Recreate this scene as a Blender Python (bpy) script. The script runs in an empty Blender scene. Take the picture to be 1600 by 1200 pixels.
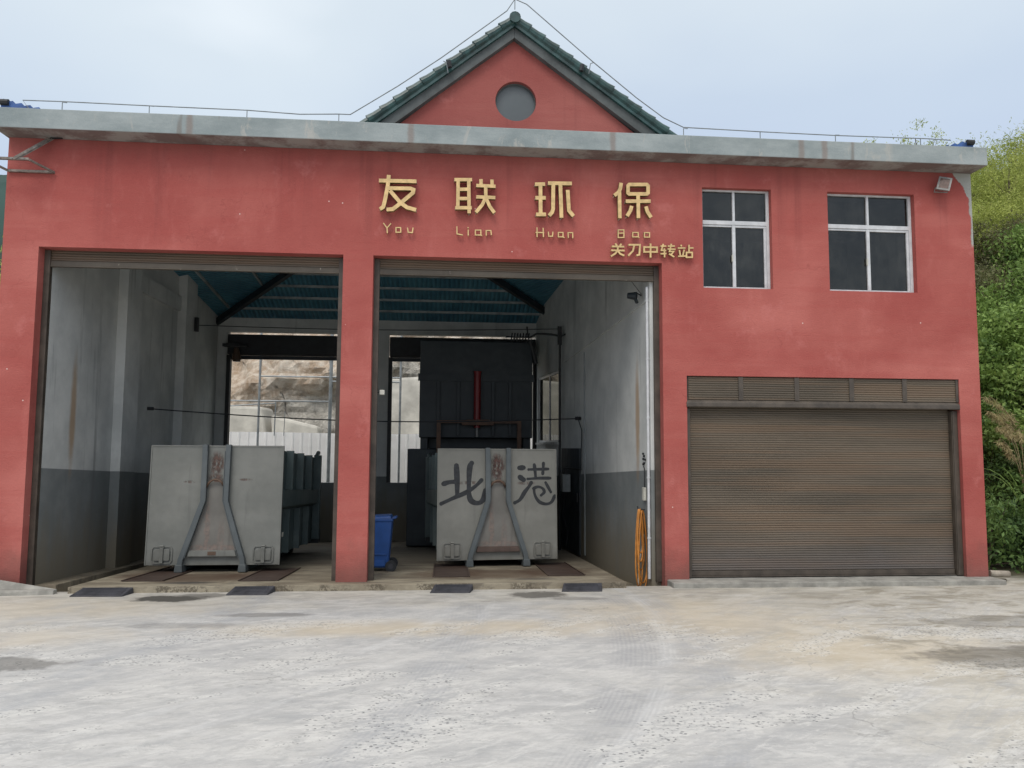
import bpy, math, random
import numpy as np
from mathutils import Vector, Matrix, noise
R = math.radians
SC = bpy.context.scene
COL = SC.collection
random.seed(7)

# ------------------------------------------------------------------ camera
PITCH, YAW, ROLL, CAMZ = 0.08356, 0.0853, 0.00565, 2.09
r0 = Vector((math.cos(YAW), -math.sin(YAW), 0))
fw = Vector((math.sin(YAW)*math.cos(PITCH), math.cos(YAW)*math.cos(PITCH), math.sin(PITCH)))
u0 = r0.cross(fw)
rt = r0*math.cos(ROLL) + u0*math.sin(ROLL)
up = u0*math.cos(ROLL) - r0*math.sin(ROLL)
cam = bpy.data.cameras.new('camera')
cam.lens = 27.0; cam.sensor_width = 36.0; cam.clip_start = .05; cam.clip_end = 3000
camo = bpy.data.objects.new('camera', cam); COL.objects.link(camo)
M = Matrix((rt, up, -fw)).transposed().to_4x4(); M.translation = Vector((0, 0, CAMZ))
camo.matrix_world = M
SC.camera = camo

# ------------------------------------------------------------------ world and sun
SUN_EL, SUN_ROT = R(52), R(200)
w = bpy.data.worlds.new('World'); SC.world = w; w.use_nodes = True
nt = w.node_tree; nt.nodes.clear()
def wn(t, **k):
    n = nt.nodes.new(t)
    for a, b in k.items(): setattr(n, a, b)
    return n
out = wn('ShaderNodeOutputWorld')
sky = wn('ShaderNodeTexSky', sky_type='NISHITA', sun_disc=False, sun_elevation=SUN_EL, sun_rotation=SUN_ROT, air_density=1.0, dust_density=3.0)
bg1 = wn('ShaderNodeBackground'); bg1.inputs[1].default_value = 0.05
nt.links.new(sky.outputs[0], bg1.inputs[0])
tc = wn('ShaderNodeTexCoord'); sep = wn('ShaderNodeSeparateXYZ'); nt.links.new(tc.outputs['Generated'], sep.inputs[0])
ramp = wn('ShaderNodeValToRGB')      # cloud layer: brighter overhead, as an overcast sky is
cr = ramp.color_ramp
cr.elements[0].position = 0.0; cr.elements[0].color = (.54, .61, .74, 1)
cr.elements[1].position = 1.0; cr.elements[1].color = (1.95, 1.92, 1.84, 1)
for p, c in ((.20, (.57, .65, .80, 1)), (.36, (.67, .76, .86, 1)), (.52, (.84, .92, .955, 1)), (.72, (1.45, 1.45, 1.41, 1))):
    e = cr.elements.new(p); e.color = c
nz = wn('ShaderNodeTexNoise'); nz.inputs['Scale'].default_value = 1.6; nz.inputs['Detail'].default_value = 4; nz.inputs['Roughness'].default_value = .45
mp = wn('ShaderNodeMapping'); mp.inputs['Scale'].default_value = (1, 1, 2.2); mp.inputs['Location'].default_value = (.3, 1.1, 0)
nt.links.new(tc.outputs['Generated'], mp.inputs[0]); nt.links.new(mp.outputs[0], nz.inputs[0])
ma = wn('ShaderNodeMath', operation='MULTIPLY_ADD'); ma.inputs[1].default_value = .46; nt.links.new(nz.outputs[0], ma.inputs[0])
sb = wn('ShaderNodeMath', operation='SUBTRACT'); sb.inputs[1].default_value = .235; nt.links.new(sep.outputs[2], sb.inputs[0])
nt.links.new(sb.outputs[0], ma.inputs[2]); nt.links.new(ma.outputs[0], ramp.inputs[0])
bg2 = wn('ShaderNodeBackground'); bg2.inputs[1].default_value = 0.78; nt.links.new(ramp.outputs[0], bg2.inputs[0])
ad = wn('ShaderNodeAddShader'); nt.links.new(bg1.outputs[0], ad.inputs[0]); nt.links.new(bg2.outputs[0], ad.inputs[1])
nt.links.new(ad.outputs[0], out.inputs[0])
sl = bpy.data.lights.new('sun', 'SUN'); sl.energy = 1.0; sl.angle = R(25); sl.color = (1, .97, .92)
so = bpy.data.objects.new('sun', sl); COL.objects.link(so)
sd = Vector((math.cos(SUN_EL)*math.sin(SUN_ROT), math.cos(SUN_EL)*math.cos(SUN_ROT), math.sin(SUN_EL)))
so.rotation_euler = sd.to_track_quat('Z', 'Y').to_euler()
SC.view_settings.view_transform = 'Standard'; SC.view_settings.look = 'None'
SC.view_settings.exposure = 0.0; SC.view_settings.gamma = 1.0
SC.cycles.max_bounces = 10; SC.cycles.diffuse_bounces = 5; SC.cycles.glossy_bounces = 4; SC.cycles.transparent_max_bounces = 12

# ------------------------------------------------------------------ materials
class NM:
    """small node-material builder"""
    def __init__(s, name, rough=.8, metal=0.0, spec=.5):
        s.m = bpy.data.materials.new(name); s.m.use_nodes = True
        s.t = s.m.node_tree; s.b = s.t.nodes['Principled BSDF']
        s.b.inputs['Roughness'].default_value = rough; s.b.inputs['Metallic'].default_value = metal
        s.b.inputs['Specular IOR Level'].default_value = spec
        s.tc = s.t.nodes.new('ShaderNodeTexCoord')
    def n(s, t, **k):
        x = s.t.nodes.new(t)
        for a, b in k.items(): setattr(x, a, b)
        return x
    def put(s, sock, v):
        if isinstance(v, bpy.types.NodeSocket): s.t.links.new(v, sock)
        elif isinstance(v, (tuple, list)): sock.default_value = tuple(v) + ((1,) if len(v) == 3 and len(sock.default_value) == 4 else ())
        else: sock.default_value = v
    def co(s, scale=(1, 1, 1), loc=(0, 0, 0), rot=(0, 0, 0), src=None):
        if any(rot):      # turn first, then stretch along the turned axes
            q = s.n('ShaderNodeMapping'); s.t.links.new(src or s.tc.outputs['Object'], q.inputs[0]); q.inputs['Rotation'].default_value = rot
            src = q.outputs[0]; rot = (0, 0, 0)
        m = s.n('ShaderNodeMapping'); s.t.links.new(src or s.tc.outputs['Object'], m.inputs[0])
        m.inputs['Scale'].default_value = scale; m.inputs['Location'].default_value = loc; m.inputs['Rotation'].default_value = rot
        return m.outputs[0]
    def noise(s, scale, detail=4, rough=.55, vec=None, dist=0):
        x = s.n('ShaderNodeTexNoise'); x.inputs['Scale'].default_value = scale; x.inputs['Detail'].default_value = detail
        x.inputs['Roughness'].default_value = rough; x.inputs['Distortion'].default_value = dist
        s.t.links.new(vec or s.tc.outputs['Object'], x.inputs[0]); return x.outputs[0]
    def vor(s, scale, vec=None, feature='F1', out='Distance', rnd=1):
        x = s.n('ShaderNodeTexVoronoi', feature=feature); x.inputs['Scale'].default_value = scale
        x.inputs['Randomness'].default_value = rnd
        s.t.links.new(vec or s.tc.outputs['Object'], x.inputs[0]); return x.outputs[out]
    def xyz(s, vec=None):
        x = s.n('ShaderNodeSeparateXYZ'); s.t.links.new(vec or s.tc.outputs['Object'], x.inputs[0]); return x.outputs
    def m2(s, op, a, b=0.0, c=0.0):
        x = s.n('ShaderNodeMath', operation=op); s.put(x.inputs[0], a); s.put(x.inputs[1], b); s.put(x.inputs[2], c); return x.outputs[0]
    def ss(s, v, lo, hi, a=0.0, b=1.0):
        x = s.n('ShaderNodeMapRange', interpolation_type='SMOOTHSTEP'); s.put(x.inputs[0], v)
        x.inputs[1].default_value = lo; x.inputs[2].default_value = hi; x.inputs[3].default_value = a; x.inputs[4].default_value = b
        return x.outputs[0]
    def mix(s, f, a, b, mode='MIX'):
        x = s.n('ShaderNodeMix', data_type='RGBA', blend_type=mode); s.put(x.inputs[0], f); s.put(x.inputs[6], a); s.put(x.inputs[7], b); return x.outputs[2]
    def blob(s, cx, cy, rx, ry, wob=.35, axes=(0, 1), soft=.5, nscale=2.5):
        """soft irregular spot mask at a place on the surface"""
        o = s.xyz()
        dx = s.m2('DIVIDE', s.m2('SUBTRACT', o[axes[0]], cx), rx); dy = s.m2('DIVIDE', s.m2('SUBTRACT', o[axes[1]], cy), ry)
        d = s.m2('SQRT', s.m2('ADD', s.m2('MULTIPLY', dx, dx), s.m2('MULTIPLY', dy, dy)))
        d = s.m2('ADD', d, s.m2('MULTIPLY', s.m2('SUBTRACT', s.noise(nscale, 5, .65), .5), wob*4))
        return s.ss(d, 1-soft, 1+soft, 1, 0)
    def col(s, v): s.put(s.b.inputs['Base Color'], v); return s
    def bump(s, h, strength=.3, dist=.02):
        x = s.n('ShaderNodeBump'); x.inputs['Strength'].default_value = strength; x.inputs['Distance'].default_value = dist
        s.put(x.inputs['Height'], h); s.t.links.new(x.outputs[0], s.b.inputs['Normal']); return s
    def rough(s, v): s.put(s.b.inputs['Roughness'], v); return s

def simple(name, c, rough=.7, metal=0, var=.25, scale=3, bump=.0, spec=.5):
    n = NM(name, rough, metal, spec)
    f = n.ss(n.noise(scale, 5, .6), .3, .7)
    n.col(n.mix(f, tuple(x*(1-var) for x in c), tuple(min(1, x*(1+var)) for x in c)))
    if bump: n.bump(n.noise(scale*12, 3), bump, .01)
    return n.m

def mat_red():
    n = NM('red_stucco', .88, 0, .25)
    o = n.xyz()
    base = n.mix(n.ss(n.noise(.55, 6, .6, dist=.4), .3, .7), (.345, .082, .070), (.425, .122, .102))
    base = n.mix(n.m2('MULTIPLY', n.ss(n.noise(2.2, 6, .7, n.co((1, 1, .35))), .52, .78), .5), base, (.52, .175, .15))
    base = n.mix(n.m2('MULTIPLY', n.ss(n.noise(.45, 3, .5, n.co((1, 1, 1.3), (2.2, 0, .7))), .48, .68), .5), base, (.56, .19, .16))
    band = n.ss(n.noise(1.0, 5, .65, n.co((.3, .3, 3.6))), .46, .58)        # horizontal trowel lifts
    base = n.mix(n.m2('MULTIPLY', band, .22), base, (.35, .068, .06))
    streak = n.ss(n.noise(1.0, 4, .6, n.co((3.5, 3.5, .12))), .56, .75)      # rain streaks under the cornice
    streak = n.m2('MULTIPLY', streak, n.ss(o[2], 4.6, 6.7))
    base = n.mix(n.m2('MULTIPLY', streak, .5), base, (.20, .055, .05))
    wb = n.m2('MULTIPLY', n.ss(n.m2('ADD', o[2], n.m2('MULTIPLY', n.noise(2.5, 6, .7, n.co((1.5, 1, .4))), .5)), 6.85, 7.25), .45)
    base = n.mix(wb, base, (.21, .075, .068))
    dirt = n.m2('ADD', o[2], n.m2('MULTIPLY', n.noise(3, 5, .6), .9))          # splash dirt at the foot
    base = n.mix(n.ss(dirt, .35, 1.15, .75, 0), base, (.19, .085, .07))
    ed = n.n('ShaderNodeTexNoise'); ed.inputs['Scale'].default_value = 2.2; ed.inputs['Detail'].default_value = 6; n.t.links.new(n.tc.outputs['Object'], ed.inputs[0])
    es = n.n('ShaderNodeVectorMath', operation='SCALE'); n.t.links.new(ed.outputs['Color'], es.inputs[0]); es.inputs['Scale'].default_value = .45
    ea = n.n('ShaderNodeVectorMath', operation='ADD'); n.t.links.new(es.outputs[0], ea.inputs[0]); n.t.links.new(n.co((.55, .55, .8)), ea.inputs[1])
    crk = n.m2('MULTIPLY', n.ss(n.vor(1.0, ea.outputs[0], 'DISTANCE_TO_EDGE'), 0, .005, 1, 0), n.ss(n.noise(.7, 4), .5, .58))
    base = n.mix(n.m2('MULTIPLY', crk, .3), base, (.22, .05, .045))
    pp = n.ss(n.noise(1.4, 7, .7, n.co((1, 1, 1), (5, 0, 2))), .58, .70)
    base = n.mix(n.m2('MULTIPLY', pp, .32), base, (.56, .20, .18))
    spk = n.m2('MULTIPLY', n.ss(n.m2('ADD', n.vor(2.6), n.m2('MULTIPLY', n.noise(30, 2), .02)), .03, .045, 1, 0), .8)
    base = n.mix(spk, base, (.75, .6, .55))
    # plaster fallen off below the cornice's corner
    w_ = n.m2('MULTIPLY', n.m2('SUBTRACT', n.noise(3.2, 5, .6), .5), .5)
    d = n.m2('ADD', n.m2('MULTIPLY', n.m2('SUBTRACT', 9.12, o[0]), 1.6), n.m2('SUBTRACT', 6.94, o[2]))
    chip = n.ss(n.m2('ADD', d, w_), .50, .54, 1, 0)
    thin = n.m2('MULTIPLY', n.ss(n.m2('ADD', n.m2('SUBTRACT', 9.12, o[0]), n.m2('MULTIPLY', w_, .3)), .03, .06, 1, 0), n.ss(o[2], 5.6, 5.7))
    chip = n.m2('MAXIMUM', chip, thin)
    base = n.mix(chip, base, (.36, .36, .33))
    n.col(base)
    h = n.m2('ADD', n.noise(28, 6, .65, n.co((1, 1, 1.6))), n.m2('MULTIPLY', n.noise(3, 4), 1.6))
    h = n.m2('SUBTRACT', h, n.m2('MULTIPLY', chip, 1.4))
    n.bump(h, .6, .014)
    return n.m

def mat_ground():
    n = NM('yard_concrete', .85, 0, .3)
    o = n.xyz()
    a = n.noise(.30, 7, .62, n.co((.8, 1.3, 1)), .6)
    b = n.noise(.9, 8, .66, n.co((.75, 1.5, 1), (3, 1, 0)), .8)
    c = n.noise(3.0, 8, .7, n.co((.7, 1.6, 1), (7, 4, 0)), .4)
    right = n.ss(n.m2('ADD', n.m2('ADD', o[0], n.m2('MULTIPLY', n.m2('SUBTRACT', o[1], 8), .25)), n.m2('MULTIPLY', n.m2('SUBTRACT', a, .5), 7)), 1.6, 4.8)
    cool = n.mix(n.ss(b, .36, .62), (.395, .392, .385), (.50, .492, .472))
    warm = n.mix(n.ss(b, .34, .62), (.40, .375, .325), (.52, .495, .435))
    base = n.mix(right, cool, warm)
    base = n.mix(n.m2('MULTIPLY', n.ss(c, .50, .62), .45), base, (.57, .56, .54))       # pale scuffs
    base = n.mix(n.m2('MULTIPLY', n.ss(c, .46, .34), .5), base, (.33, .335, .335))
    # sweeping and tyre scuffs running across the yard, with flaking edges
    st1 = n.noise(1.5, 9, .72, n.co((.35, 2.0, 1), (4, 2, 0), (0, 0, R(-40))), .3)
    base = n.mix(n.m2('MULTIPLY', n.ss(st1, .50, .58), .36), base, (.34, .342, .345))
    st2 = n.noise(1.9, 10, .75, n.co((.4, 2.4, 1), (1, 7, 0), (0, 0, R(-36))), .3)
    base = n.mix(n.m2('MULTIPLY', n.ss(st2, .55, .60), .40), base, (.60, .59, .56))
    fl = n.noise(2.6, 10, .78, n.co((.6, 1.3, 1), (9, 1, 0)), .5)
    base = n.mix(n.m2('MULTIPLY', n.ss(fl, .575, .60), .35), base, (.62, .61, .58))
    base = n.mix(n.m2('MULTIPLY', n.ss(fl, .42, .405), .38), base, (.34, .335, .32))
    fine = n.noise(17, 8, .82, n.co((.6, 1.7, 1), (2, 9, 0)))
    base = n.mix(n.m2('MULTIPLY', n.ss(fine, .53, .62), .48), base, (.30, .30, .29))
    base = n.mix(n.m2('MULTIPLY', n.ss(fine, .46, .37), .35), base, (.64, .63, .60))
    ap = n.ss(n.m2('ADD', o[1], n.m2('MULTIPLY', n.m2('SUBTRACT', n.noise(.8, 7, .7, n.co((.6, 1.4, 1))), .5), 5)), 10.1, 12.0)
    base = n.mix(n.m2('MULTIPLY', ap, .5), base, n.mix(n.ss(c, .42, .58), (.30, .27, .215), (.47, .435, .36)))
    # warm run-off stains
    for cx, cy, rx, ry, k in ((-1.0, 9.6, 1.6, .35, .55), (3.2, 9.6, 1.6, .6, .45), (4.6, 8.2, 1.5, .7, .45), (-5.4, 11.0, 1.7, .7, .4), (.9, 9.5, .8, .4, .4), (2.9, 10.6, 1.2, .5, .4), (-5.2, 9.4, 1.2, .5, .4)):
        base = n.mix(n.m2('MULTIPLY', n.blob(cx, cy, rx, ry, .4, soft=.8), k), base, (.52, .43, .29))
    # dirt on the right side of the yard
    dr = n.m2('MULTIPLY', n.ss(n.noise(1.3, 7, .7, n.co((.8, 1.8, 1), (5, 2, 0)), .5), .47, .60), n.ss(n.m2('ADD', o[0], n.m2('MULTIPLY', n.m2('SUBTRACT', a, .5), 5)), 4.5, 6.2))
    base = n.mix(n.m2('MULTIPLY', dr, .75), base, (.25, .225, .175))
    # tyre tracks leaving both bays
    def track(x0, k1, k2, wdt, amt, y0=12.0):
        t = n.m2('SUBTRACT', y0, o[1])
        cxx = n.m2('ADD', n.m2('MULTIPLY', t, k1), n.m2('MULTIPLY', n.m2('MULTIPLY', t, t), k2))
        d = n.m2('ABSOLUTE', n.m2('SUBTRACT', n.m2('SUBTRACT', o[0], x0), cxx))
        msk = n.ss(n.m2('ADD', d, n.m2('MULTIPLY', n.m2('SUBTRACT', n.noise(2.5, 5, .7), .5), .35)), wdt*.6, wdt*1.5, 1, 0)
        ridge = n.m2('SINE', n.m2('MULTIPLY', n.m2('ADD', d, n.m2('MULTIPLY', n.noise(3, 5, .7), .05)), 130.0))
        msk2 = n.m2('MULTIPLY', msk, n.ss(n.m2('ADD', ridge, n.m2('MULTIPLY', n.noise(9, 6, .8), 2.6)), .6, 2.0, .6, 1))
        brk = n.ss(n.noise(1.1, 8, .75, n.co((1, 1, 1), (11, 3, 0))), .38, .62)
        fade = n.ss(o[1], 12.1, 12.4, 1, 0)
        return n.m2('MULTIPLY', n.m2('MULTIPLY', n.m2('MULTIPLY', msk2, brk), amt), fade)
    for args in ((2.35, .10, -.046, .30, .5, (.27, .275, .29)), (.3, .05, -.03, .26, .5, (.30, .31, .33)), (2.75, .10, -.052, .09, .4, (.62, .62, .61)), (2.9, .12, -.04, .20, .5, (.31, .32, .34)),
                 (-2.8, .06, -.05, .30, .55, (.30, .315, .34)), (-4.9, .02, -.05, .32, .45, (.32, .335, .36)), (.2, .04, -.10, .07, .35, (.62, .62, .61)), (.72, .04, -.09, .06, .3, (.62, .62, .61))):
        base = n.mix(track(*args[:5]), base, args[5])
    # exposed aggregate where the cement skin has worn off
    vd = n.m2('ADD', n.vor(27, n.co((.8, 1, 1))), n.m2('MULTIPLY', n.noise(40, 2), .25))
    pits = n.ss(vd, .40, .46, 1, 0)
    pm = n.ss(n.noise(.8, 8, .72, n.co((.6, 1.7, 1), (1.5, 8, 0), (0, 0, R(-25)))), .52, .56)
    pm = n.m2('MAXIMUM', n.m2('MULTIPLY', pm, n.ss(o[1], 10.6, 9.6)), n.blob(-3.0, 8.35, .45, .22, .2, soft=.2))
    keep = n.ss(n.noise(16, 2, .6), .47, .50)
    pit = n.m2('MULTIPLY', n.m2('MULTIPLY', pits, pm), keep)
    base = n.mix(n.m2('MULTIPLY', n.m2('MULTIPLY', pm, n.ss(fine, .56, .48)), .5), base, (.62, .61, .575))
    base = n.mix(n.m2('MULTIPLY', pit, .75), base, (.14, .145, .15))
    # dark oily stains in front of the bays
    for cx, cy, rx, ry, k in ((-3.95, 11.62, .50, .22 , 1.0), (-3.5, 11.85, .4, .14, .6), (-2.3, 10.45, .55, .12, .45), (-4.6, 8.3, .75, .25, .6), (1.42, 11.62, .42, .26, .8), (1.9, 11.3, .4, .12, .4), (6.6, 7.9, 1.5, .45, .55), (7.5, 9.5, 1.4, .3, .35), (-3.2, 9.9, .7, .14, .3)):
        base = n.mix(n.m2('MULTIPLY', n.blob(cx, cy, rx, ry, .38, soft=.22, nscale=3.5), k), base, (.085, .08, .07))
    # hairline cracks
    cw = n.co((.22, .30, 1), (.7, .3, 0), src=None)
    cn = n.n('ShaderNodeVectorMath', operation='ADD'); n.t.links.new(cw, cn.inputs[0])
    nn = n.n('ShaderNodeTexNoise'); nn.inputs['Scale'].default_value = 1.3; nn.inputs['Detail'].default_value = 6; n.t.links.new(n.tc.outputs['Object'], nn.inputs[0])
    sc_ = n.n('ShaderNodeVectorMath', operation='SCALE'); n.t.links.new(nn.outputs['Color'], sc_.inputs[0]); sc_.inputs['Scale'].default_value = .5
    n.t.links.new(sc_.outputs[0], cn.inputs[1])
    ck = n.ss(n.vor(1.0, cn.outputs[0], 'DISTANCE_TO_EDGE'), .0, .006, 1, 0)
    ck = n.m2('MULTIPLY', ck, n.ss(n.noise(.5, 3), .5, .6))
    base = n.mix(n.m2('MULTIPLY', ck, .5), base, (.2, .2, .19))
    # soil and weeds away from the yard
    far = n.m2('MAXIMUM', n.ss(n.m2('ADD', n.m2('ABSOLUTE', n.m2('SUBTRACT', o[0], 1.2)), n.m2('MULTIPLY', n.noise(.8, 5), 1.5)), 9.2, 9.7), n.ss(o[1], 12.6, 13.0))
    far = n.m2('MULTIPLY', far, n.ss(o[1], 11.2, 12.2))
    base = n.mix(far, base, n.mix(n.ss(n.noise(2, 6), .4, .6), (.10, .085, .05), (.16, .15, .10)))
    n.col(base)
    n.rough(n.ss(b, .3, .7, .92, .72))
    h = n.m2('SUBTRACT', n.m2('ADD', n.m2('MULTIPLY', c, .8), n.m2('MULTIPLY', fine, .5)), n.m2('MULTIPLY', pit, .9))
    n.bump(h, .45, .012)
    return n.m

def mat_plaster(name='interior_plaster', partition=False):
    n = NM(name, .9, 0, .2)
    o = n.xyz()
    up_ = n.mix(n.ss(n.noise(1.1, 6, .65), .35, .7), (.48, .49, .475), (.62, .625, .60))
    lo_ = n.mix(n.ss(n.noise(1.5, 6, .6), .35, .7), (.175, .19, .19), (.225, .238, .235))
    line = n.m2('ADD', 1.75, n.m2('MULTIPLY', n.m2('SUBTRACT', o[1], 12.5), -.05))
    base = n.mix(n.ss(n.m2('SUBTRACT', line, o[2]), -.006, .006), up_, lo_)
    mud = n.m2('ADD', o[2], n.m2('MULTIPLY', n.noise(2.2, 5, .7, n.co((2, 2, .3))), 1.4))
    base = n.mix(n.ss(mud, .55, 2.0, .85, 0), base, (.195, .165, .115))
    drip = n.ss(n.noise(1.0, 5, .7, n.co((3, 3, .22))), .56, .72)
    base = n.mix(n.m2('MULTIPLY', drip, .5), base, (.15, .155, .15))
    for yy, zz in (((13.3, 2.6),) if partition else ((13.6, 2.65),)):
        rs = n.m2('MULTIPLY', n.blob(yy, zz, .10, .85, .18, axes=(1, 2), soft=.5), .65)
        base = n.mix(rs, base, (.36, .20, .07))
    n.col(base)
    n.bump(n.m2('ADD', n.noise(20, 5, .6), n.m2('MULTIPLY', n.noise(2.5, 4), 2)), .25, .01)
    return n.m

def mat_cornice():
    n = NM('weathered_concrete', .9, 0, .25)
    o = n.xyz()
    base = n.mix(n.ss(n.noise(1.3, 7, .7, n.co((.5, 1, 1))), .33, .68), (.225, .262, .265), (.345, .38, .378))
    base = n.mix(n.m2('MULTIPLY', n.ss(n.noise(40, 5, .8), .55, .7), .35), base, (.46, .48, .45))
    base = n.mix(n.m2('MULTIPLY', n.ss(n.noise(2.0, 6, .75, n.co((1.2, 1, .5), (3, 0, 0)), .8), .56, .66), .6), base, (.44, .42, .38))
    st = n.ss(n.noise(1.0, 3, .6, n.co((2.6, .4, .25), (2, 0, 0))), .64, .70)
    base = n.mix(n.m2('MULTIPLY', st, .6), base, (.17, .145, .125))
    for cx in (-4.05, -.62, 2.66, 5.86, 6.26):
        j = n.m2('ABSOLUTE', n.m2('SUBTRACT', n.m2('ADD', o[0], n.m2('MULTIPLY', n.noise(6, 4), .06)), cx+.03))
        base = n.mix(n.ss(j, .02, .075, .6, 0), base, (.22, .165, .14))
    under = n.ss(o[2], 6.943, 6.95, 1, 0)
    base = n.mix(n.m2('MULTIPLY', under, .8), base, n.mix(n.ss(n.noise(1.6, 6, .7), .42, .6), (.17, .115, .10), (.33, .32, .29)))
    n.col(base); n.bump(n.noise(30, 6, .7), .5, .012)
    return n.m

def mat_slab():
    n = NM('bay_slab_concrete', .82, 0, .3)
    o = n.xyz()
    base = n.mix(n.ss(n.noise(.9, 7, .65, n.co((.6, 1.4, 1)), .5), .35, .65), (.17, .14, .10), (.33, .29, .215))
    base = n.mix(n.m2('MULTIPLY', n.ss(n.noise(2.4, 7, .7, n.co((.5, 1.5, 1), (4, 0, 0))), .5, .62), .7), base, (.13, .11, .085))
    base = n.mix(n.m2('MULTIPLY', n.ss(n.noise(9, 6, .7), .55, .7), .35), base, (.40, .36, .28))
    for cx, cy, rx in ((-4.9, 13.6, .5), (-3.1, 13.4, .6), (.1, 13.6, .55), (1.9, 13.7, .6), (-4.0, 13.2, .7), (1.0, 13.4, .8)):
        base = n.mix(n.m2('MULTIPLY', n.blob(cx, cy, rx, .7, .4, soft=.4), .65), base, (.085, .05, .032))
    base = n.mix(n.ss(o[1], 13.4, 16.5, 0, .7), base, (.09, .08, .065))  # shade of the deep bay put into the colour, darker towards the back
    base = n.mix(n.m2('MULTIPLY', n.blob(-3.95, 12.5, .35, .12, .2), .9), base, (.06, .055, .05))
    base = n.mix(n.m2('MULTIPLY', n.blob(1.45, 12.6, .35, .1, .2), .8), base, (.08, .07, .06))
    rb = n.m2('MULTIPLY', n.ss(o[1], 12.14, 12.12), n.ss(n.noise(24, 5, .7), .45, .55))
    rb = n.m2('MULTIPLY', rb, n.ss(n.noise(.9, 3), .46, .52))
    base = n.mix(n.m2('MULTIPLY', rb, .8), base, (.09, .075, .055))
    n.col(base); n.bump(n.m2('ADD', n.noise(14, 6, .7), n.noise(2, 3)), .5, .015)
    return n.m

def mat_rust_panel(name, c1, c2, rustc=(.16, .055, .03), heavy=.0, masks=()):
    """painted steel; masks = (axis0, axis1, cx, cy, rx, ry, amount)"""
    n = NM(name, .55, .0, .45)
    base = n.mix(n.ss(n.noise(1.3, 6, .65), .35, .68), c1, c2)
    dr = n.ss(n.noise(1.0, 5, .7, n.co((6, 6, .5))), .55, .75)
    base = n.mix(n.m2('MULTIPLY', dr, .35), base, tuple(x*.55 for x in c1))
    scr = n.m2('MULTIPLY', n.ss(n.noise(1.0, 6, .8, n.co((14, 3, 1.1), (0, 0, 0), (0, .5, 0))), .66, .69), .5)
    base = n.mix(scr, base, tuple(min(1, x*1.7) for x in c2))
    o_ = n.xyz(); base = n.mix(n.ss(n.m2('ADD', o_[2], n.m2('MULTIPLY', n.noise(5, 5), .5)), .65, .25, 0, .45), base, tuple(x*.4 for x in (c1[0], c1[1]*.9, c1[2]*.75)))
    spk = n.m2('MULTIPLY', n.ss(n.noise(9, 6, .8), .66-heavy*.12, .70-heavy*.1), .8)
    tot = n.m2('MULTIPLY', spk, .35 + heavy)
    for a0, a1, cx, cy, rx, ry, am in masks:
        bm_ = n.blob(cx, cy, rx, ry, .25, axes=(a0, a1), soft=.4, nscale=5)
        tot = n.m2('MAXIMUM', tot, n.m2('MULTIPLY', n.m2('MULTIPLY', bm_, n.ss(n.noise(9, 7, .8, n.co((1.6, 1, .6))), .45, .50)), am))
    base = n.mix(tot, base, n.mix(n.ss(n.noise(20, 4), .4, .6), rustc, tuple(min(1, x*2.2) for x in rustc)))
    n.col(base); n.bump(n.m2('ADD', n.m2('MULTIPLY', n.noise(1.6, 2), 5), n.m2('MULTIPLY', tot, -.5)), .55, .015)
    return n.m

def mat_shutter():
    n = NM('brown_shutter_metal', .5, .0, .4)
    o = n.xyz()
    base = n.mix(n.ss(n.noise(.8, 5, .6, n.co((.35, 1, 1.6))), .35, .65), (.095, .078, .058), (.145, .115, .084))
    st = n.ss(n.noise(1.0, 4, .65, n.co((.22, 1, 7), (1, 0, 3))), .46, .62)
    base = n.mix(n.m2('MULTIPLY', st, .4), base, (.18, .115, .07))
    base = n.mix(n.m2('MULTIPLY', n.ss(n.m2('ADD', o[2], n.m2('MULTIPLY', n.noise(2, 4), .6)), 1.2, .2), .5), base, (.12, .115, .12))
    ch = n.ss(n.m2('ADD', n.vor(1.5, n.co((.7, 1, 1.6), (.4, 0, .3))), n.m2('MULTIPLY', n.noise(25, 2), .03)), .035, .055, 1, 0)
    base = n.mix(n.m2('MULTIPLY', ch, .8), base, (.6, .6, .58))
    n.col(base)
    return n.m

def mat_foliage(name, dark, light, yel=None):
    n = NM(name, .6, 0, .3)
    oi = n.n('ShaderNodeObjectInfo')
    geo = n.n('ShaderNodeNewGeometry')
    f = n.m2('ADD', n.m2('MULTIPLY', n.noise(1.1, 4, .6, geo.outputs['Position']), .75), n.m2('MULTIPLY', n.noise(9, 2, .6, geo.outputs['Position']), .45))
    base = n.mix(n.ss(f, .46, .72), dark, light)
    if yel: base = n.mix(n.m2('MULTIPLY', n.ss(n.noise(3.5, 3, .7, geo.outputs['Position']), .56, .68), .6), base, yel)
    n.col(base)
    n.b.inputs['Subsurface Weight'].default_value = 0
    tr = n.n('ShaderNodeBsdfTranslucent'); n.put(tr.inputs[0], n.mix(.5, base, light))
    mx = n.n('ShaderNodeMixShader'); mx.inputs[0].default_value = .28
    n.t.links.new(n.b.outputs[0], mx.inputs[1]); n.t.links.new(tr.outputs[0], mx.inputs[2])
    n.t.links.new(mx.outputs[0], n.t.nodes['Material Output'].inputs[0])
    return n.m

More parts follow.
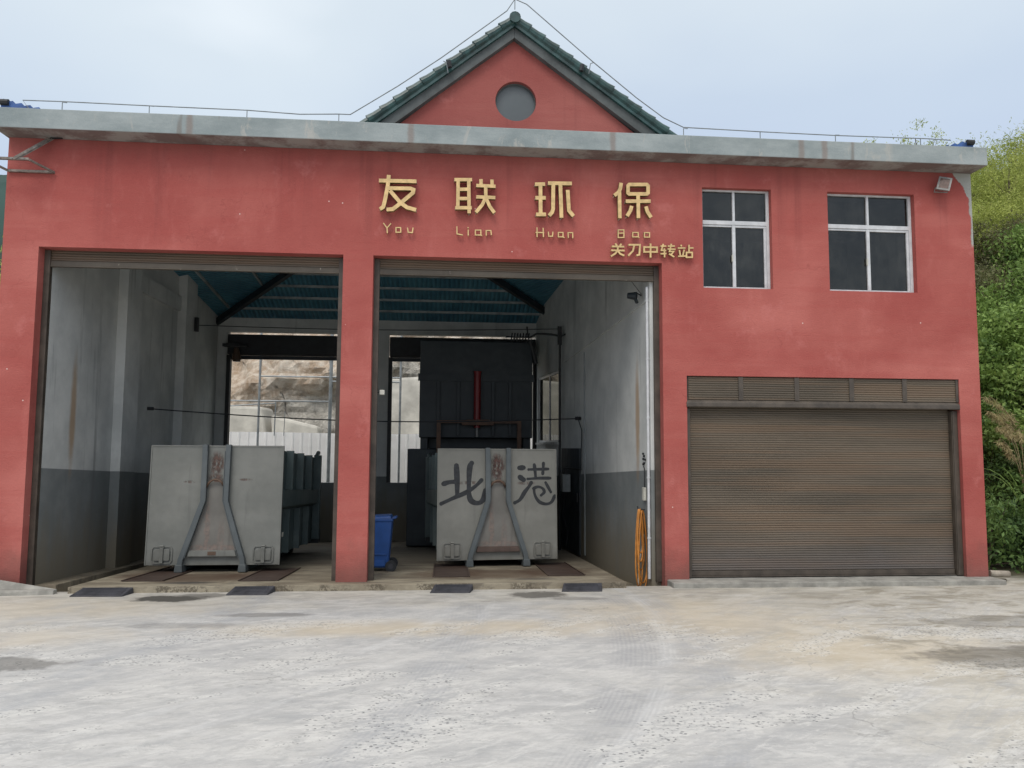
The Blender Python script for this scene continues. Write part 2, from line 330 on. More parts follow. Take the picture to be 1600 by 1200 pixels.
def mat_glass(name, tint=(.35, .37, .37), refl=.5):
    n = NM(name)
    t = n.n('ShaderNodeBsdfTransparent'); t.inputs[0].default_value = (*tint, 1)
    g = n.n('ShaderNodeBsdfGlossy'); g.inputs['Roughness'].default_value = .03; g.inputs[0].default_value = (.80, .80, .75, 1)
    f = n.n('ShaderNodeFresnel'); f.inputs[0].default_value = 1.5
    mx = n.n('ShaderNodeMixShader'); n.put(mx.inputs[0], n.m2('ADD', n.m2('MULTIPLY', f.outputs[0], refl), .04))
    n.t.links.new(t.outputs[0], mx.inputs[1]); n.t.links.new(g.outputs[0], mx.inputs[2])
    df = n.n('ShaderNodeBsdfDiffuse'); df.inputs[0].default_value = (.42, .42, .38, 1)
    dust = n.m2('MULTIPLY', n.ss(n.m2('ADD', n.noise(1.3, 6, .7), n.m2('MULTIPLY', n.noise(7, 4, .7, n.co((2, 1, .4))), .35)), .50, 1.0), .09)
    m3 = n.n('ShaderNodeMixShader'); n.put(m3.inputs[0], dust); n.t.links.new(mx.outputs[0], m3.inputs[1]); n.t.links.new(df.outputs[0], m3.inputs[2])
    n.t.links.new(m3.outputs[0], n.t.nodes['Material Output'].inputs[0])
    return n.m

def mat_rock():
    n = NM('cut_rock', .95, 0, .2)
    o = n.xyz()
    a = n.noise(.35, 8, .7, None, .8); b = n.noise(1.6, 8, .75, None, .6)
    warm = n.mix(n.ss(b, .35, .65), (.54, .40, .28), (.86, .77, .65))
    grey = n.mix(n.ss(b, .35, .65), (.33, .31, .27), (.74, .70, .62))
    k = n.ss(n.m2('ADD', n.m2('SUBTRACT', o[2], n.m2('MULTIPLY', o[0], .42)), n.m2('MULTIPLY', n.m2('SUBTRACT', a, .5), 8)), 5.6, 8.6)
    base = n.mix(k, grey, warm)
    base = n.mix(n.m2('MULTIPLY', n.ss(n.noise(5, 8, .8), .55, .65), .55), base, (.70, .66, .58))
    ck = n.ss(n.vor(.55, n.co((1.6, 1, .5), (0, 0, 0), (0, .35, 0)), 'DISTANCE_TO_EDGE'), .0, .03, 1, 0)
    ck = n.m2('MULTIPLY', n.m2('MULTIPLY', ck, n.ss(b, .48, .6)), n.ss(n.noise(.7, 4), .45, .55))
    base = n.mix(n.m2('MULTIPLY', ck, .8), base, (.07, .055, .045))
    n.col(base)
    n.bump(n.m2('SUBTRACT', n.m2('ADD', n.noise(3.2, 10, .8), a), ck), 1.0, .25)
    return n.m

MAT = dict(
    red=mat_red(), ground=mat_ground(), plaster=mat_plaster(), partition=mat_plaster('partition_plaster', True), cornice=mat_cornice(), slab=mat_slab(),
    shutter=mat_shutter(), rock=mat_rock(),
    track=simple('guide_rail_brown', (.070, .056, .043), .5, 0, .3, 4),
    teal=simple('teal_roof_sheet', (.045, .13, .155), .55, 0, .25, 1.5),
    tile=simple('green_glazed_tile', (.024, .062, .060), .35, 0, .45, 5),
    barge=simple('grey_barge_board', (.085, .095, .095), .8, 0, .25, 3),
    rafter=simple('dark_steel_rafter', (.018, .026, .034), .6, 0, .3, 3),
    purlin=simple('purlin_steel', (.30, .33, .33), .6, 0, .3, 3),
    white=simple('white_frame', (.58, .59, .60), .4, 0, .12, 6),
    wire=simple('galvanised_wire', (.20, .22, .23), .5, .3, .2, 6),
    gold=simple('gold_letter_face', (.66, .46, .21), .42, .15, .18, 9),
    goldside=simple('gold_letter_side', (.22, .17, .07), .5, .3, .4, 9),
    panel=mat_rust_panel('container_front_paint', (.165, .17, .155), (.21, .212, .193), (.05, .022, .015), masks=((0, 2, 0, 1.86, .12, .2, .9), (0, 2, -.45, 1.56, .10, .022, .6), (0, 2, .5, 1.6, .10, .02, .7), (0, 2, 0, 1.62, .14, .1, .8))),
    panelb=mat_rust_panel('container_paint_flaked', (.185, .183, .162), (.23, .226, .20), (.045, .020, .015), .02, masks=((0, 2, 0, 1.84, .13, .25, 1.0), (0, 2, -.6, 1.56, .25, .03, .7), (0, 2, .55, 1.55, .16, .03, .6), (0, 2, 0, 1.52, .16, .09, .9))),
    recess=mat_rust_panel('container_recess_paint', (.150, .143, .128), (.195, .185, .165), (.14, .075, .055), .0, masks=((0, 2, -.12, .7, .05, .5, .28), (0, 2, .12, .5, .06, .35, .18), (0, 2, 0, .42, .4, .06, .3))),
    rail=mat_rust_panel('container_rail_paint', (.085, .100, .105), (.115, .130, .134), heavy=.0),
    side=mat_rust_panel('container_side_paint', (.060, .085, .085), (.10, .125, .12), heavy=.05),
    hook=mat_rust_panel('hook_bar_steel', (.09, .055, .035), (.16, .10, .07), heavy=.3),
    rustp=mat_rust_panel('rusted_plate', (.070, .045, .036), (.125, .085, .066), (.05, .03, .024), .3),
    paint=simple('black_spray_paint', (.020, .022, .025), .6, 0, .4, 14),
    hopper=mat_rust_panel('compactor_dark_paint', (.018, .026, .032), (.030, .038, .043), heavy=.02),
    redpaint=simple('red_cylinder_paint', (.17, .010, .012), .4, 0, .2, 4),
    orange=simple('orange_brown_steel', (.085, .040, .02), .6, 0, .4, 4),
    black=simple('black_steel', (.014, .015, .017), .6, 0, .3, 6),
    rubber=simple('black_rubber', (.040, .040, .047), .75, 0, .35, 7, .3),
    blue=simple('blue_bin_plastic', (.012, .06, .22), .45, 0, .15, 4),
    tarp=simple('blue_roof_sheet', (.035, .09, .26), .5, 0, .4, 6),
    hose=simple('orange_hose', (.50, .20, .035), .45, 0, .2, 8),
    cream=simple('cream_plastic', (.55, .54, .47), .5, 0, .1, 5),
    greybox=simple('grey_box_paint', (.20, .22, .22), .5, 0, .15, 5),
    lampglass=simple('lamp_glass', (.12, .07, .055), .15, 0, .3, 20),
    lampmetal=simple('lamp_aluminium', (.22, .215, .205), .5, .2, .2, 9),
    fence=simple('white_corrugated_sheet', (.88, .88, .88), .5, 0, .06, 2),
    pipe=simple('galvanised_pipe', (.33, .36, .38), .5, .3, .2, 5),
    kerb=simple('kerb_concrete', (.285, .275, .245), .9, 0, .3, 3, .4),
    shot=simple('sprayed_concrete', (.44, .42, .37), .95, 0, .3, .7, .6),
    bark=simple('bark', (.085, .065, .045), .9, 0, .4, 6),
    stem=simple('dry_stem', (.24, .19, .10), .8, 0, .3, 6),
    plume=simple('reed_plume', (.40, .335, .17), .9, 0, .35, 8),
    soil=simple('hill_soil', (.030, .038, .018), .95, 0, .5, 1.2, .5),
    log=simple('weathered_timber', (.30, .26, .21), .9, 0, .35, 5),
    bag=simple('white_sack', (.62, .62, .60), .7, 0, .12, 8, .4),
    bolt=simple('bracket_steel', (.22, .19, .165), .6, .2, .35, 12),
    fol_y=mat_foliage('leaves_yellow_green', (.18, .23, .04), (.46, .51, .13), (.50, .46, .20)),
    fol_g=mat_foliage('leaves_mid_green', (.075, .14, .03), (.27, .39, .10)),
    fol_d=mat_foliage('leaves_dark_green', (.028, .062, .018), (.14, .23, .06)),
    fol_b=mat_foliage('leaves_reddish_brown', (.07, .06, .03), (.18, .19, .08), (.26, .16, .10)),
    mount=simple('mountain_forest', (.035, .07, .06), .95, 0, .3, .02),
    glass=mat_glass('window_glass', (.30, .32, .31), .50),
    discglass=simple('grey_disc', (.095, .11, .115), .3, 0, .08, 2),
)
MAT['mirror'] = mat_glass('sliding_glass', (.12, .14, .14), 1.0)

# ------------------------------------------------------------------ mesh helpers
def tag(o, label=None, cat=None, group=None, kind=None):
    if label: o['label'] = label
    if cat: o['category'] = cat
    if group: o['group'] = group
    if kind: o['kind'] = kind
    return o
def thing(name, label, cat, loc=(0, 0, 0), rot=(0, 0, 0), group=None):
    o = bpy.data.objects.new(name, None); COL.objects.link(o); o.empty_display_size = .1
    o.location = loc; o.rotation_euler = rot
    return tag(o, label, cat, group)
def dup(root, loc=None, rot=None, scale=None, label=None):
    c = root.copy(); COL.objects.link(c)
    def rec(a, b):
        for ch in [x for x in a.children]:
            d = ch.copy(); COL.objects.link(d); d.parent = b; rec(ch, d)
    rec(root, c)
    if loc is not None: c.location = loc
    if rot is not None: c.rotation_euler = rot
    if scale is not None: c.scale = scale
    if label: c['label'] = label
    return c

class MB:
    def __init__(s): s.v = []; s.f = []; s.mi = []
    def add(s, vs, fs, mi=0):
        k = len(s.v); s.v += [tuple(x) for x in vs]; s.f += [tuple(i+k for i in f) for f in fs]; s.mi += [mi]*len(fs); return s
    def box(s, x0, x1, y0, y1, z0, z1, mi=0):
        return s.add([(x0, y0, z0), (x1, y0, z0), (x1, y1, z0), (x0, y1, z0), (x0, y0, z1), (x1, y0, z1), (x1, y1, z1), (x0, y1, z1)],
                     [(0, 3, 2, 1), (4, 5, 6, 7), (0, 1, 5, 4), (1, 2, 6, 5), (2, 3, 7, 6), (3, 0, 4, 7)], mi)
    def hexa(s, p, mi=0):      # 8 points: bottom ring, top ring
        return s.add(p, [(0, 3, 2, 1), (4, 5, 6, 7), (0, 1, 5, 4), (1, 2, 6, 5), (2, 3, 7, 6), (3, 0, 4, 7)], mi)
    def prism(s, poly, a0, a1, axis='y', mi=0):
        """poly in the two other axes, extruded along axis"""
        n = len(poly)
        def P(p, a): return {'x': (a, p[0], p[1]), 'y': (p[0], a, p[1]), 'z': (p[0], p[1], a)}[axis]
        vs = [P(p, a0) for p in poly] + [P(p, a1) for p in poly]
        fs = [tuple(range(n)), tuple(range(2*n-1, n-1, -1))] + [(i, i+n, (i+1) % n + n, (i+1) % n) for i in range(n)]
        return s.add(vs, fs, mi)
    def tube(s, pts, r, n=8, mi=0, cap=True):
        pts = [Vector(p) for p in pts]
        rs = r if isinstance(r, (list, tuple)) else [r]*len(pts)
        k = len(s.v); prev = None
        for i, p in enumerate(pts):
            d = (pts[min(i+1, len(pts)-1)] - pts[max(i-1, 0)]).normalized()
            if prev is None:
                a = Vector((0, 0, 1)) if abs(d.z) < .9 else Vector((1, 0, 0)); x = d.cross(a).normalized()
            else: x = (prev - d*prev.dot(d)).normalized()
            prev = x; y = d.cross(x)
            for j in range(n):
                t = 2*math.pi*j/n; s.v.append(tuple(p + (x*math.cos(t) + y*math.sin(t))*rs[i]))
        for i in range(len(pts)-1):
            for j in range(n):
                s.f.append((k+i*n+j, k+i*n+(j+1) % n, k+(i+1)*n+(j+1) % n, k+(i+1)*n+j)); s.mi.append(mi)
        if cap:
            s.f.append(tuple(k+j for j in reversed(range(n)))); s.mi.append(mi)
            s.f.append(tuple(k+(len(pts)-1)*n+j for j in range(n))); s.mi.append(mi)
        return s
    def stroke(s, pts, w, y0, y1, mi=0, mis=None, ws=None):
        """flat bar of width w following pts (x,z), from y0 (front) to y1"""
        pts = [Vector((p[0], p[1])) for p in pts]
        closed = (pts[0]-pts[-1]).length < 1e-6 and len(pts) > 3
        if closed: pts = pts[:-1]
        n = len(pts); L = []; Rr = []
        for i in range(n):
            if closed: a = pts[i]-pts[i-1]; b = pts[(i+1) % n]-pts[i]
            else: a = pts[i]-pts[max(i-1, 0)]; b = pts[min(i+1, n-1)]-pts[i]
            if a.length < 1e-9: a = b
            if b.length < 1e-9: b = a
            a = a.normalized(); b = b.normalized()
            t = (a+b)
            t = t.normalized() if t.length > 1e-6 else a
            nn = Vector((-t.y, t.x)); q = (ws[i] if ws else w)/2/max(.5, nn.dot(Vector((-a.y, a.x))))
            L.append(pts[i]+nn*q); Rr.append(pts[i]-nn*q)
        vs = []
        for i in range(n):
            for p, y in ((L[i], y0), (Rr[i], y0), (Rr[i], y1), (L[i], y1)): vs.append((p.x, y, p.y))
        k = len(s.v); s.v += vs
        for i in range(n if closed else n-1):
            a = k+i*4; b = k+((i+1) % n)*4
            s.f.append((a, b, b+1, a+1)); s.mi.append(mi)
            for u_, v_ in ((1, 2), (2, 3), (3, 0)): s.f.append((a+u_, b+u_, b+v_, a+v_)); s.mi.append(mi if mis is None else mis)
        if not closed:
            s.f.append((k, k+1, k+2, k+3)); e = k+(n-1)*4; s.f.append((e+3, e+2, e+1, e)); s.mi += [mi if mis is None else mis]*2
        return s
    def build(s, name, mats, parent=None, smooth=False, bevel=0, fix=True):
        me = bpy.data.meshes.new(name); me.from_pydata(s.v, [], s.f)
        for m in (mats if isinstance(mats, (list, tuple)) else [mats]): me.materials.append(m)
        me.polygons.foreach_set('material_index', s.mi)
        if fix:
            import bmesh
            b = bmesh.new(); b.from_mesh(me); bmesh.ops.recalc_face_normals(b, faces=b.faces); b.to_mesh(me); b.free()
        if smooth: me.polygons.foreach_set('use_smooth', [True]*len(me.polygons))
        me.update()
        o = bpy.data.objects.new(name, me); COL.objects.link(o)
        if parent: o.parent = parent
        if bevel:
            md = o.modifiers.new('bevel', 'BEVEL'); md.width = bevel; md.segments = 2; md.limit_method = 'ANGLE'
        return o

def holed_wall(mb, xs, zs, holes, y0, y1, axis='y'):
    """wall plate with rectangular holes (x0,x1,z0,z1)"""
    xs = sorted(set(xs + [h[i] for h in holes for i in (0, 1)])); zs = sorted(set(zs + [h[i] for h in holes for i in (2, 3)]))
    def P(x, y, z): return (x, y, z) if axis == 'y' else (y, x, z)
    def solid(i, j):
        if not (0 <= i < len(xs)-1 and 0 <= j < len(zs)-1): return False
        cx = (xs[i]+xs[i+1])/2; cz = (zs[j]+zs[j+1])/2
        return not any(h[0] < cx < h[1] and h[2] < cz < h[3] for h in holes)
    for i in range(len(xs)-1):
        for j in range(len(zs)-1):
            if not solid(i, j): continue
            a, b, c, d = xs[i], xs[i+1], zs[j], zs[j+1]
            mb.add([P(a, y0, c), P(b, y0, c), P(b, y0, d), P(a, y0, d)], [(0, 1, 2, 3)])
            mb.add([P(a, y1, c), P(b, y1, c), P(b, y1, d), P(a, y1, d)], [(3, 2, 1, 0)])
            if not solid(i-1, j): mb.add([P(a, y0, c), P(a, y0, d), P(a, y1, d), P(a, y1, c)], [(0, 1, 2, 3)])
            if not solid(i+1, j): mb.add([P(b, y0, c), P(b, y1, c), P(b, y1, d), P(b, y0, d)], [(0, 1, 2, 3)])
            if not solid(i, j-1): mb.add([P(a, y0, c), P(a, y1, c), P(b, y1, c), P(b, y0, c)], [(0, 1, 2, 3)])
            if not solid(i, j+1): mb.add([P(a, y0, d), P(b, y0, d), P(b, y1, d), P(a, y1, d)], [(0, 1, 2, 3)])
    return mb

# ------------------------------------------------------------------ ground, hill, mountain, cliff
def fz(y): return -.05*(y-12.2)           # sloping floor of the bays
def hill_h(x, y):
    s = max(0, x-10.3)*.62 + (y-14.5)*.42
    if x < 10.3: s = s*max(0, (x-9.7)/.6) if s > 0 else s
    s += .5*noise.noise(Vector((x*.35, y*.35, 0)))
    s = s if s < 8.5 else 8.5+.72*(s-8.5)
    return s if s < 12 else 12+2.4*(1-math.exp(-(s-12)/2.4))
gx = [-900, -300, -100, -40, -20, -12, -7.3, -6.75, -6.70, -3, 0, 4, 8.90, 8.95, 12, 20, 40, 100, 300, 900]
gy = [-900, -300, -100, -30, -10, 0, 6, 12.26, 12.32, 17, 21.75, 21.8, 24, 30, 60, 150, 400, 900]
mb = MB()
def gz(x, y):
    if -6.72 < x < 8.92 and 12.3 < y < 21.78: return -1.1
    if y >= 21.79: return -.75 if x < 9 else -.09
    return -.09
mb.v = [(x, y, gz(x, y)) for y in gy for x in gx]
mb.f = [(j*len(gx)+i, j*len(gx)+i+1, (j+1)*len(gx)+i+1, (j+1)*len(gx)+i) for j in range(len(gy)-1) for i in range(len(gx)-1)]; mb.mi = [0]*len(mb.f)
tag(mb.build('ground', MAT['ground'], fix=False), 'pale worn concrete yard in front of the red building', kind='structure')

mb = MB(); nx, ny = 44, 60
mb.v = [(9.6+i*.95, 13.6+j*.8, max(-.3, hill_h(9.6+i*.95, 13.6+j*.8)) if i*j else -.4) for j in range(ny) for i in range(nx)]
mb.f = [(j*nx+i, j*nx+i+1, (j+1)*nx+i+1, (j+1)*nx+i) for j in range(ny-1) for i in range(nx-1)]; mb.mi = [0]*len(mb.f)
tag(mb.build('hill', MAT['soil'], fix=False, smooth=True), 'steep overgrown hillside beside the building', kind='structure')

mb = MB(); nx, ny = 40, 14
for j in range(ny):
    for i in range(nx):
        t = i/(nx-1); x = -620+t*640; y = 560+120*j/(ny-1)
        hgt = (150+55*math.sin(t*3.1+.4)+26*noise.noise(Vector((t*7, j*.4, 1))))*math.sin(math.pi*min(1, (j+.001)/(ny-1)*.95+.02))**.8
        mb.v.append((x, y, hgt*math.sin(math.pi*min(.999, max(.001, t)))**.5*1.1-1))
mb.f = [(j*nx+i, j*nx+i+1, (j+1)*nx+i+1, (j+1)*nx+i) for j in range(ny-1) for i in range(nx-1)]; mb.mi = [0]*len(mb.f)
tag(mb.build('mountain', MAT['mount'], fix=False, smooth=True), 'distant wooded mountain behind the left corner of the building', kind='structure')

mb = MB(); nx, ny = 124, 52
for j in range(ny):
    for i in range(nx):
        x = -18.5+i*.28; z = -1.2+j*.26
        d = 2.2*noise.fractal(Vector((x*.16, z*.22, 4)), 1, 2, 3) + .9*abs(noise.noise(Vector((x*.55+z*.2, z*.35, 8)))) + .35*noise.fractal(Vector((x*1.1, z*1.3, 2)), 1, 2, 4)
        st = .45*math.floor(z/1.9+.5*noise.noise(Vector((x*.2, 0, 0))))
        mb.v.append((x, 35.5+z*.22+st*.5+d, z))
mb.f = [(j*nx+i, j*nx+i+1, (j+1)*nx+i+1, (j+1)*nx+i) for j in range(ny-1) for i in range(nx-1)]; mb.mi = [0]*len(mb.f)
tag(mb.build('cliff', MAT['rock'], fix=False), 'cut rock face behind the building, tan above and grey below', kind='structure')

# sprayed concrete retaining walls at the cliff's foot
mb = MB()
mb.hexa([(-15, 31.5, -1), (-6.6, 31.2, -1), (-6.3, 33, -1), (-15, 33.5, -1), (-15, 32.6, 3.9), (-7.6, 32.4, 3.75), (-7.3, 33.4, 3.7), (-15, 34, 3.9)])
mb.hexa([(-6.595, 31.2, -1), (-4.9, 31.0, -1), (-4.9, 33, -1), (-6.3, 33, -1), (-7.2, 32.2, 3.4), (-5.2, 31.9, 2.95), (-5.2, 33, 2.9), (-7.0, 33.2, 3.4)])
tag(mb.build('retaining_wall', MAT['shot'], bevel=.12), 'grey sprayed concrete retaining wall at the rock foot seen through the left bay', 'retaining wall')
mb = MB()
mb.hexa([(-2.6, 31.5, -1), (6, 31.5, -1), (6, 34, -1), (-2.6, 34, -1), (-2.6, 33.6, 5.1), (6, 33.6, 5.6), (6, 35, 5.6), (-2.6, 35, 5.1)])
tag(mb.build('retaining_wall', MAT['shot'], bevel=.12), 'tall streaked grey concrete slope seen through the narrow gap of the right bay', 'retaining wall')

# ------------------------------------------------------------------ the building
B = thing('transfer_station', 'red stucco waste transfer building with two open bays and a green tiled gable', 'building', (0, 0, 0))
XL, XR, YF, TOP = -6.93, 9.12, 12.4, 6.94
D1 = (-6.39, -1.69, -.3, 5.20); D2 = (-1.21, 3.57, -.3, 5.20); D3 = (3.97, 8.74, -.3, 3.31)
W1 = (4.28, 5.49, 4.80, 6.53); W2 = (6.49, 8.06, 4.80, 6.53)
D1h = (D1[0], D1[1], -1.0, D1[3]); D2h = (D2[0], D2[1], -1.0, D2[3])
mb = holed_wall(MB(), [XL, XR], [-.95, 2, 3.6, TOP], [D1, D2, D3, W1, W2], YF, YF+.24)
mb.build('front_wall', MAT['red'], B, fix=False)
mb = holed_wall(MB(), [-6.29, 3.38], [-.9, 5.9], [D1h, D2h], YF+.243, YF+.26)
mb.build('plaster_lining', MAT['plaster'], B, fix=False)
mb = MB(); mb.box(XL, -6.42, YF+.243, 21.85, -1, TOP)
mb.build('side_wall', MAT['red'], B)
mb = MB(); mb.box(-6.417, -6.3, YF+.263, 21.6, -1, TOP-.01); mb.box(-6.297, -6.12, 15.15, 15.85, -1, 6.2); mb.box(-6.297, -6.1, 18.4, 19.15, -1, 6.2); mb.box(-6.297, -6.22, 15.853, 18.397, 5.25, 5.6)
mb.build('plaster_wall', MAT['plaster'], B)
mb = MB(); mb.box(XR-.22, XR, YF+.243, 21.85, -1, TOP)
mb.build('side_wall', MAT['red'], B)
SK = .1      # the partition runs slightly askew
def px_(y): return 3.42-SK*(y-12.7)
def askew(mb):
    mb.v = [(x-SK*(y-12.7), y, z) for x, y, z in mb.v]; return mb
mb = MB(); holed_wall(mb, [12.663, 21.6], [-1, TOP-.01], [(18.9, 21.3, 2.25, 4.05)], 3.42, 3.60, axis='x')
askew(mb).build('partition_wall', MAT['partition'], B, fix=False)
mb = MB(); mb.box(3.395, 3.419, 12.7, 18.4, 4.62, 4.66); mb.v = [(x, y, z-.08*(y-12.7)) for x, y, z in mb.v]
askew(mb).build('plaster_ledge', MAT['partition'], B)
mb = MB(); mb.box(3.385, 3.419, 16.95, 18.55, -.25, 2.1)  # flat dark panel, paints the shade at the wall's far end
shade_ = askew(mb).build('shade_panel', MAT['hopper'], B); shade_['label'] = 'dark panel standing in for shade at the far end of the partition'
mb = MB(); mb.box(3.36, 3.384, 17.08, 17.12, .9, 1.1); askew(mb).build('handle', MAT['black'], shade_)  # small bar invented to go with the painted shade panel
holes = [(-6.02, -2.45, 1.12, 5.27), (-1.62, 2.54, 1.12, 5.27)]
mb = holed_wall(MB(), [-6.41, 8.89], [-1, 5.64, TOP-.01], holes, 21.603, 21.84)
mb.build('back_wall', MAT['plaster'], B, fix=False)
# upper storey floor and flat roof of the right hand rooms
mb = MB(); mb.box(3.63, 8.89, 12.663, 21.59, 3.6, 3.78)
mb.build('storey_slab', MAT['kerb'], B)
mb = MB(); mb.box(3.63, 8.89, 12.663, 21.59, 6.7, 6.92)
mb.build('flat_roof', MAT['kerb'], B)
mb = MB(); mb.box(3.63, 8.89, 12.67, 21.59, -.2, -.02)
mb.build('room_floor', MAT['kerb'], B)
mb = MB(); mb.box(3.63, 8.89, 16.6, 16.7, -.01, 3.59); mb.box(3.63, 8.89, 16.2, 16.3, 3.79, 6.69)
mb.build('room_wall', MAT['plaster'], B)
# cornice all round
mb = MB(); mb.box(-6.97, 9.15, 12.0, 12.62, TOP+.003, 7.26); mb.box(-6.97, -6.4, 12.623, 21.9, TOP+.003, 7.26); mb.box(8.8, 9.15, 12.623, 21.9, TOP+.003, 7.26); mb.box(-6.397, 8.797, 21.4, 21.9, TOP+.003, 7.26)
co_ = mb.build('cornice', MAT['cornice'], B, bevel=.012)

# sloping bay floor, side ledges and gutters
def slab_hexa(mb, x0, x1, y0, y1, t, dz=0):
    return mb.hexa([(x0, y0, fz(y0)-t), (x1, y0, fz(y0)-t), (x1, y1, fz(y1)-t), (x0, y1, fz(y1)-t), (x0, y0, fz(y0)+dz), (x1, y0, fz(y0)+dz), (x1, y1, fz(y1)+dz), (x0, y1, fz(y1)+dz)])
mb = MB(); slab_hexa(mb, -5.55, 2.86, 12.10, 21.6, .4); slab_hexa(mb, -6.3, -5.98, 12.66, 21.6, .3, -.03)
slab_hexa(mb, -5.977, -5.553, 12.33, 21.6, .6, -.22); slab_hexa(mb, 2.863, 3.56, 12.33, 21.6, .6, -.22)
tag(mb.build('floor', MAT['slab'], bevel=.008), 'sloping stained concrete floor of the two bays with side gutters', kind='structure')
mb = MB(); mb.box(3.6, 9.16, 12.03, 12.397, -.3, -.012); mb.box(3.974, 8.736, 12.3975, 12.66, -.3, -.014)
tag(mb.build('kerb', MAT['kerb'], bevel=.012), 'low concrete threshold kerb under the closed shutter', kind='structure')
mb = MB()
mb.hexa([(-8.6, 11.75, -.12), (-5.72, 12.02, -.12), (-5.72, 12.16, -.12), (-8.6, 12.38, -.12), (-8.6, 11.95, .02), (-5.72, 12.04, -.03), (-5.72, 12.15, -.03), (-8.6, 12.38, .42)])
tag(mb.build('kerb', MAT['kerb'], bevel=.01), 'sloping pale concrete kerb at the foot of the left pier', kind='structure')

# hip roof over the bays: four corrugated sheets with rafters and purlins
EZ, PT, EM = 5.66, .364, 6.22
x0, x1, y0, y1 = -6.41, 3.62, 12.66, 21.6
ym = (y0+y1)/2; hz = EZ+(y1-ym)*PT; xa = x0+(ym-y0); xb = x1-(ym-y0)
def roof_face(poly, along):
    """corrugated sheet: along = horizontal axis of the eave"""
    mb = MB(); mb.add(poly, [tuple(range(len(poly)))]); return mb
pt = simple('x', (1, 1, 1)); bpy.data.materials.remove(pt)
def corrug(name, ax):
    n = NM(name, .5, 0, .4); o = n.xyz()
    base = n.mix(n.ss(n.noise(1.2, 5), .35, .65), (.06, .20, .29), (.10, .29, .38))
    wv = n.m2('SINE', n.m2('MULTIPLY', o[ax], 2*math.pi/.12))
    n.col(n.mix(n.ss(wv, -1, 1, .0, .25), base, (.02, .07, .10))); n.bump(wv, .8, .03); return n.m
cx_, cy_ = corrug('teal_corrugated_sheet', 0), corrug('teal_corrugated_sheet_turned', 1)
for poly, m in (([(x0, y1, EZ), (x1, y1, EZ), (xb, ym, hz), (xa, ym, hz)], cx_), ([(x0, y0, EZ), (x1, y0, EZ), (xb, ym, hz), (xa, ym, hz)], cx_),
                ([(x0, y1, EZ), (xa, ym, hz), (x0, ym, EM)], cy_), ([(x0, y0, EZ), (xa, ym, hz), (x0, ym, EM)], cy_), ([(x1, y1, EZ), (xb, ym, hz), (x1, ym, EM)], cy_), ([(x1, y0, EZ), (xb, ym, hz), (x1, ym, EM)], cy_)):
    o = MB().add(poly, [tuple(range(len(poly)))]).build('roof_sheet', m, B, fix=False)
    md = o.modifiers.new('thick', 'SOLIDIFY'); md.thickness = .02; md.offset = 0
def bar(a, b, wd, hh, dz=0):
    a = Vector(a); b = Vector(b); d = (b-a).normalized(); sx = Vector((-d.y, d.x, 0)).normalized()*wd/2
    p = []
    for z in (-hh, 0):
        for q, s_ in ((a, -1), (a, 1), (b, 1), (b, -1)): p.append(tuple(q+sx*s_+Vector((0, 0, z-dz))))
    return MB().hexa(p)
for a, b in (((x0+.1, y1-.1, EZ), (xa, ym, hz)), ((x1-.1, y1-.1, EZ), (xb, ym, hz)), ((x0+.1, y0+.1, EZ), (xa, ym, hz)), ((x1-.1, y0+.1, EZ), (xb, ym, hz)), ((xa, ym, hz), (xb, ym, hz)), ((x0+.1, ym, EM), (xa, ym, hz-.03))):
    bar(a, b, .12, .17, .07).build('rafter', MAT['rafter'], B)
for k in range(1, 8):
    t = k/8
    yy = y1-(y1-ym)*t; zz = EZ+(hz-EZ)*t; xl = x0+(xa-x0)*t; xr = x1+(xb-x1)*t
    bar((xl+.1, yy, zz), (xr-.1, yy, zz), .045, .06, .015).build('purlin', MAT['purlin'], B)
    if k % 2:
        xx = x0+(xa-x0)*t; zm = EM+(hz-EM)*t
        bar((xx, ym, zm), (xx, y1-(y1-ym)*t-.1, zz), .045, .06, .015).build('purlin', MAT['purlin'], B); bar((xx, y0+(ym-y0)*t+.1, zz), (xx, ym, zm), .045, .06, .015).build('purlin', MAT['purlin'], B)

# gable with round opening and tiled rakes
GX, GZ = 1.06, 9.26
SLP = {-1: .785, 1: .718}
import bmesh
bm = bmesh.new()
tri = [(GX-2.12, 7.24), (GX+2.32, 7.24), (GX, 9.0)]
ov = [bm.verts.new((x, 12.42, z)) for x, z in tri]
oe = [bm.edges.new((ov[i], ov[(i+1) % 3])) for i in range(3)]
cv = [bm.verts.new((1.10+.345*math.cos(a), 12.42, 7.905+.345*math.sin(a))) for a in [2*math.pi*i/40 for i in range(40)]]
ce = [bm.edges.new((cv[i], cv[(i+1) % 40])) for i in range(40)]
bmesh.ops.triangle_fill(bm, use_beauty=True, edges=oe+ce)
r_ = bmesh.ops.extrude_face_region(bm, geom=bm.faces[:])
bmesh.ops.translate(bm, verts=[g for g in r_['geom'] if isinstance(g, bmesh.types.BMVert)], vec=(0, .2, 0))
bmesh.ops.recalc_face_normals(bm, faces=bm.faces)
me = bpy.data.meshes.new('gable_wall'); bm.to_mesh(me); bm.free(); me.materials.append(MAT['red'])
o = bpy.data.objects.new('gable_wall', me); COL.objects.link(o); o.parent = B
rw = thing('round_window', None, None); rw.parent = B; rw['label'] = 'round window in the gable'
mb = MB(); ring = [(1.10+.345*math.cos(a), 7.905+.345*math.sin(a)) for a in [2*math.pi*i/40 for i in range(40)]]
mb.prism(ring, 12.53, 12.56, 'y'); mb.build('pane', MAT['discglass'], rw)
mb = MB()
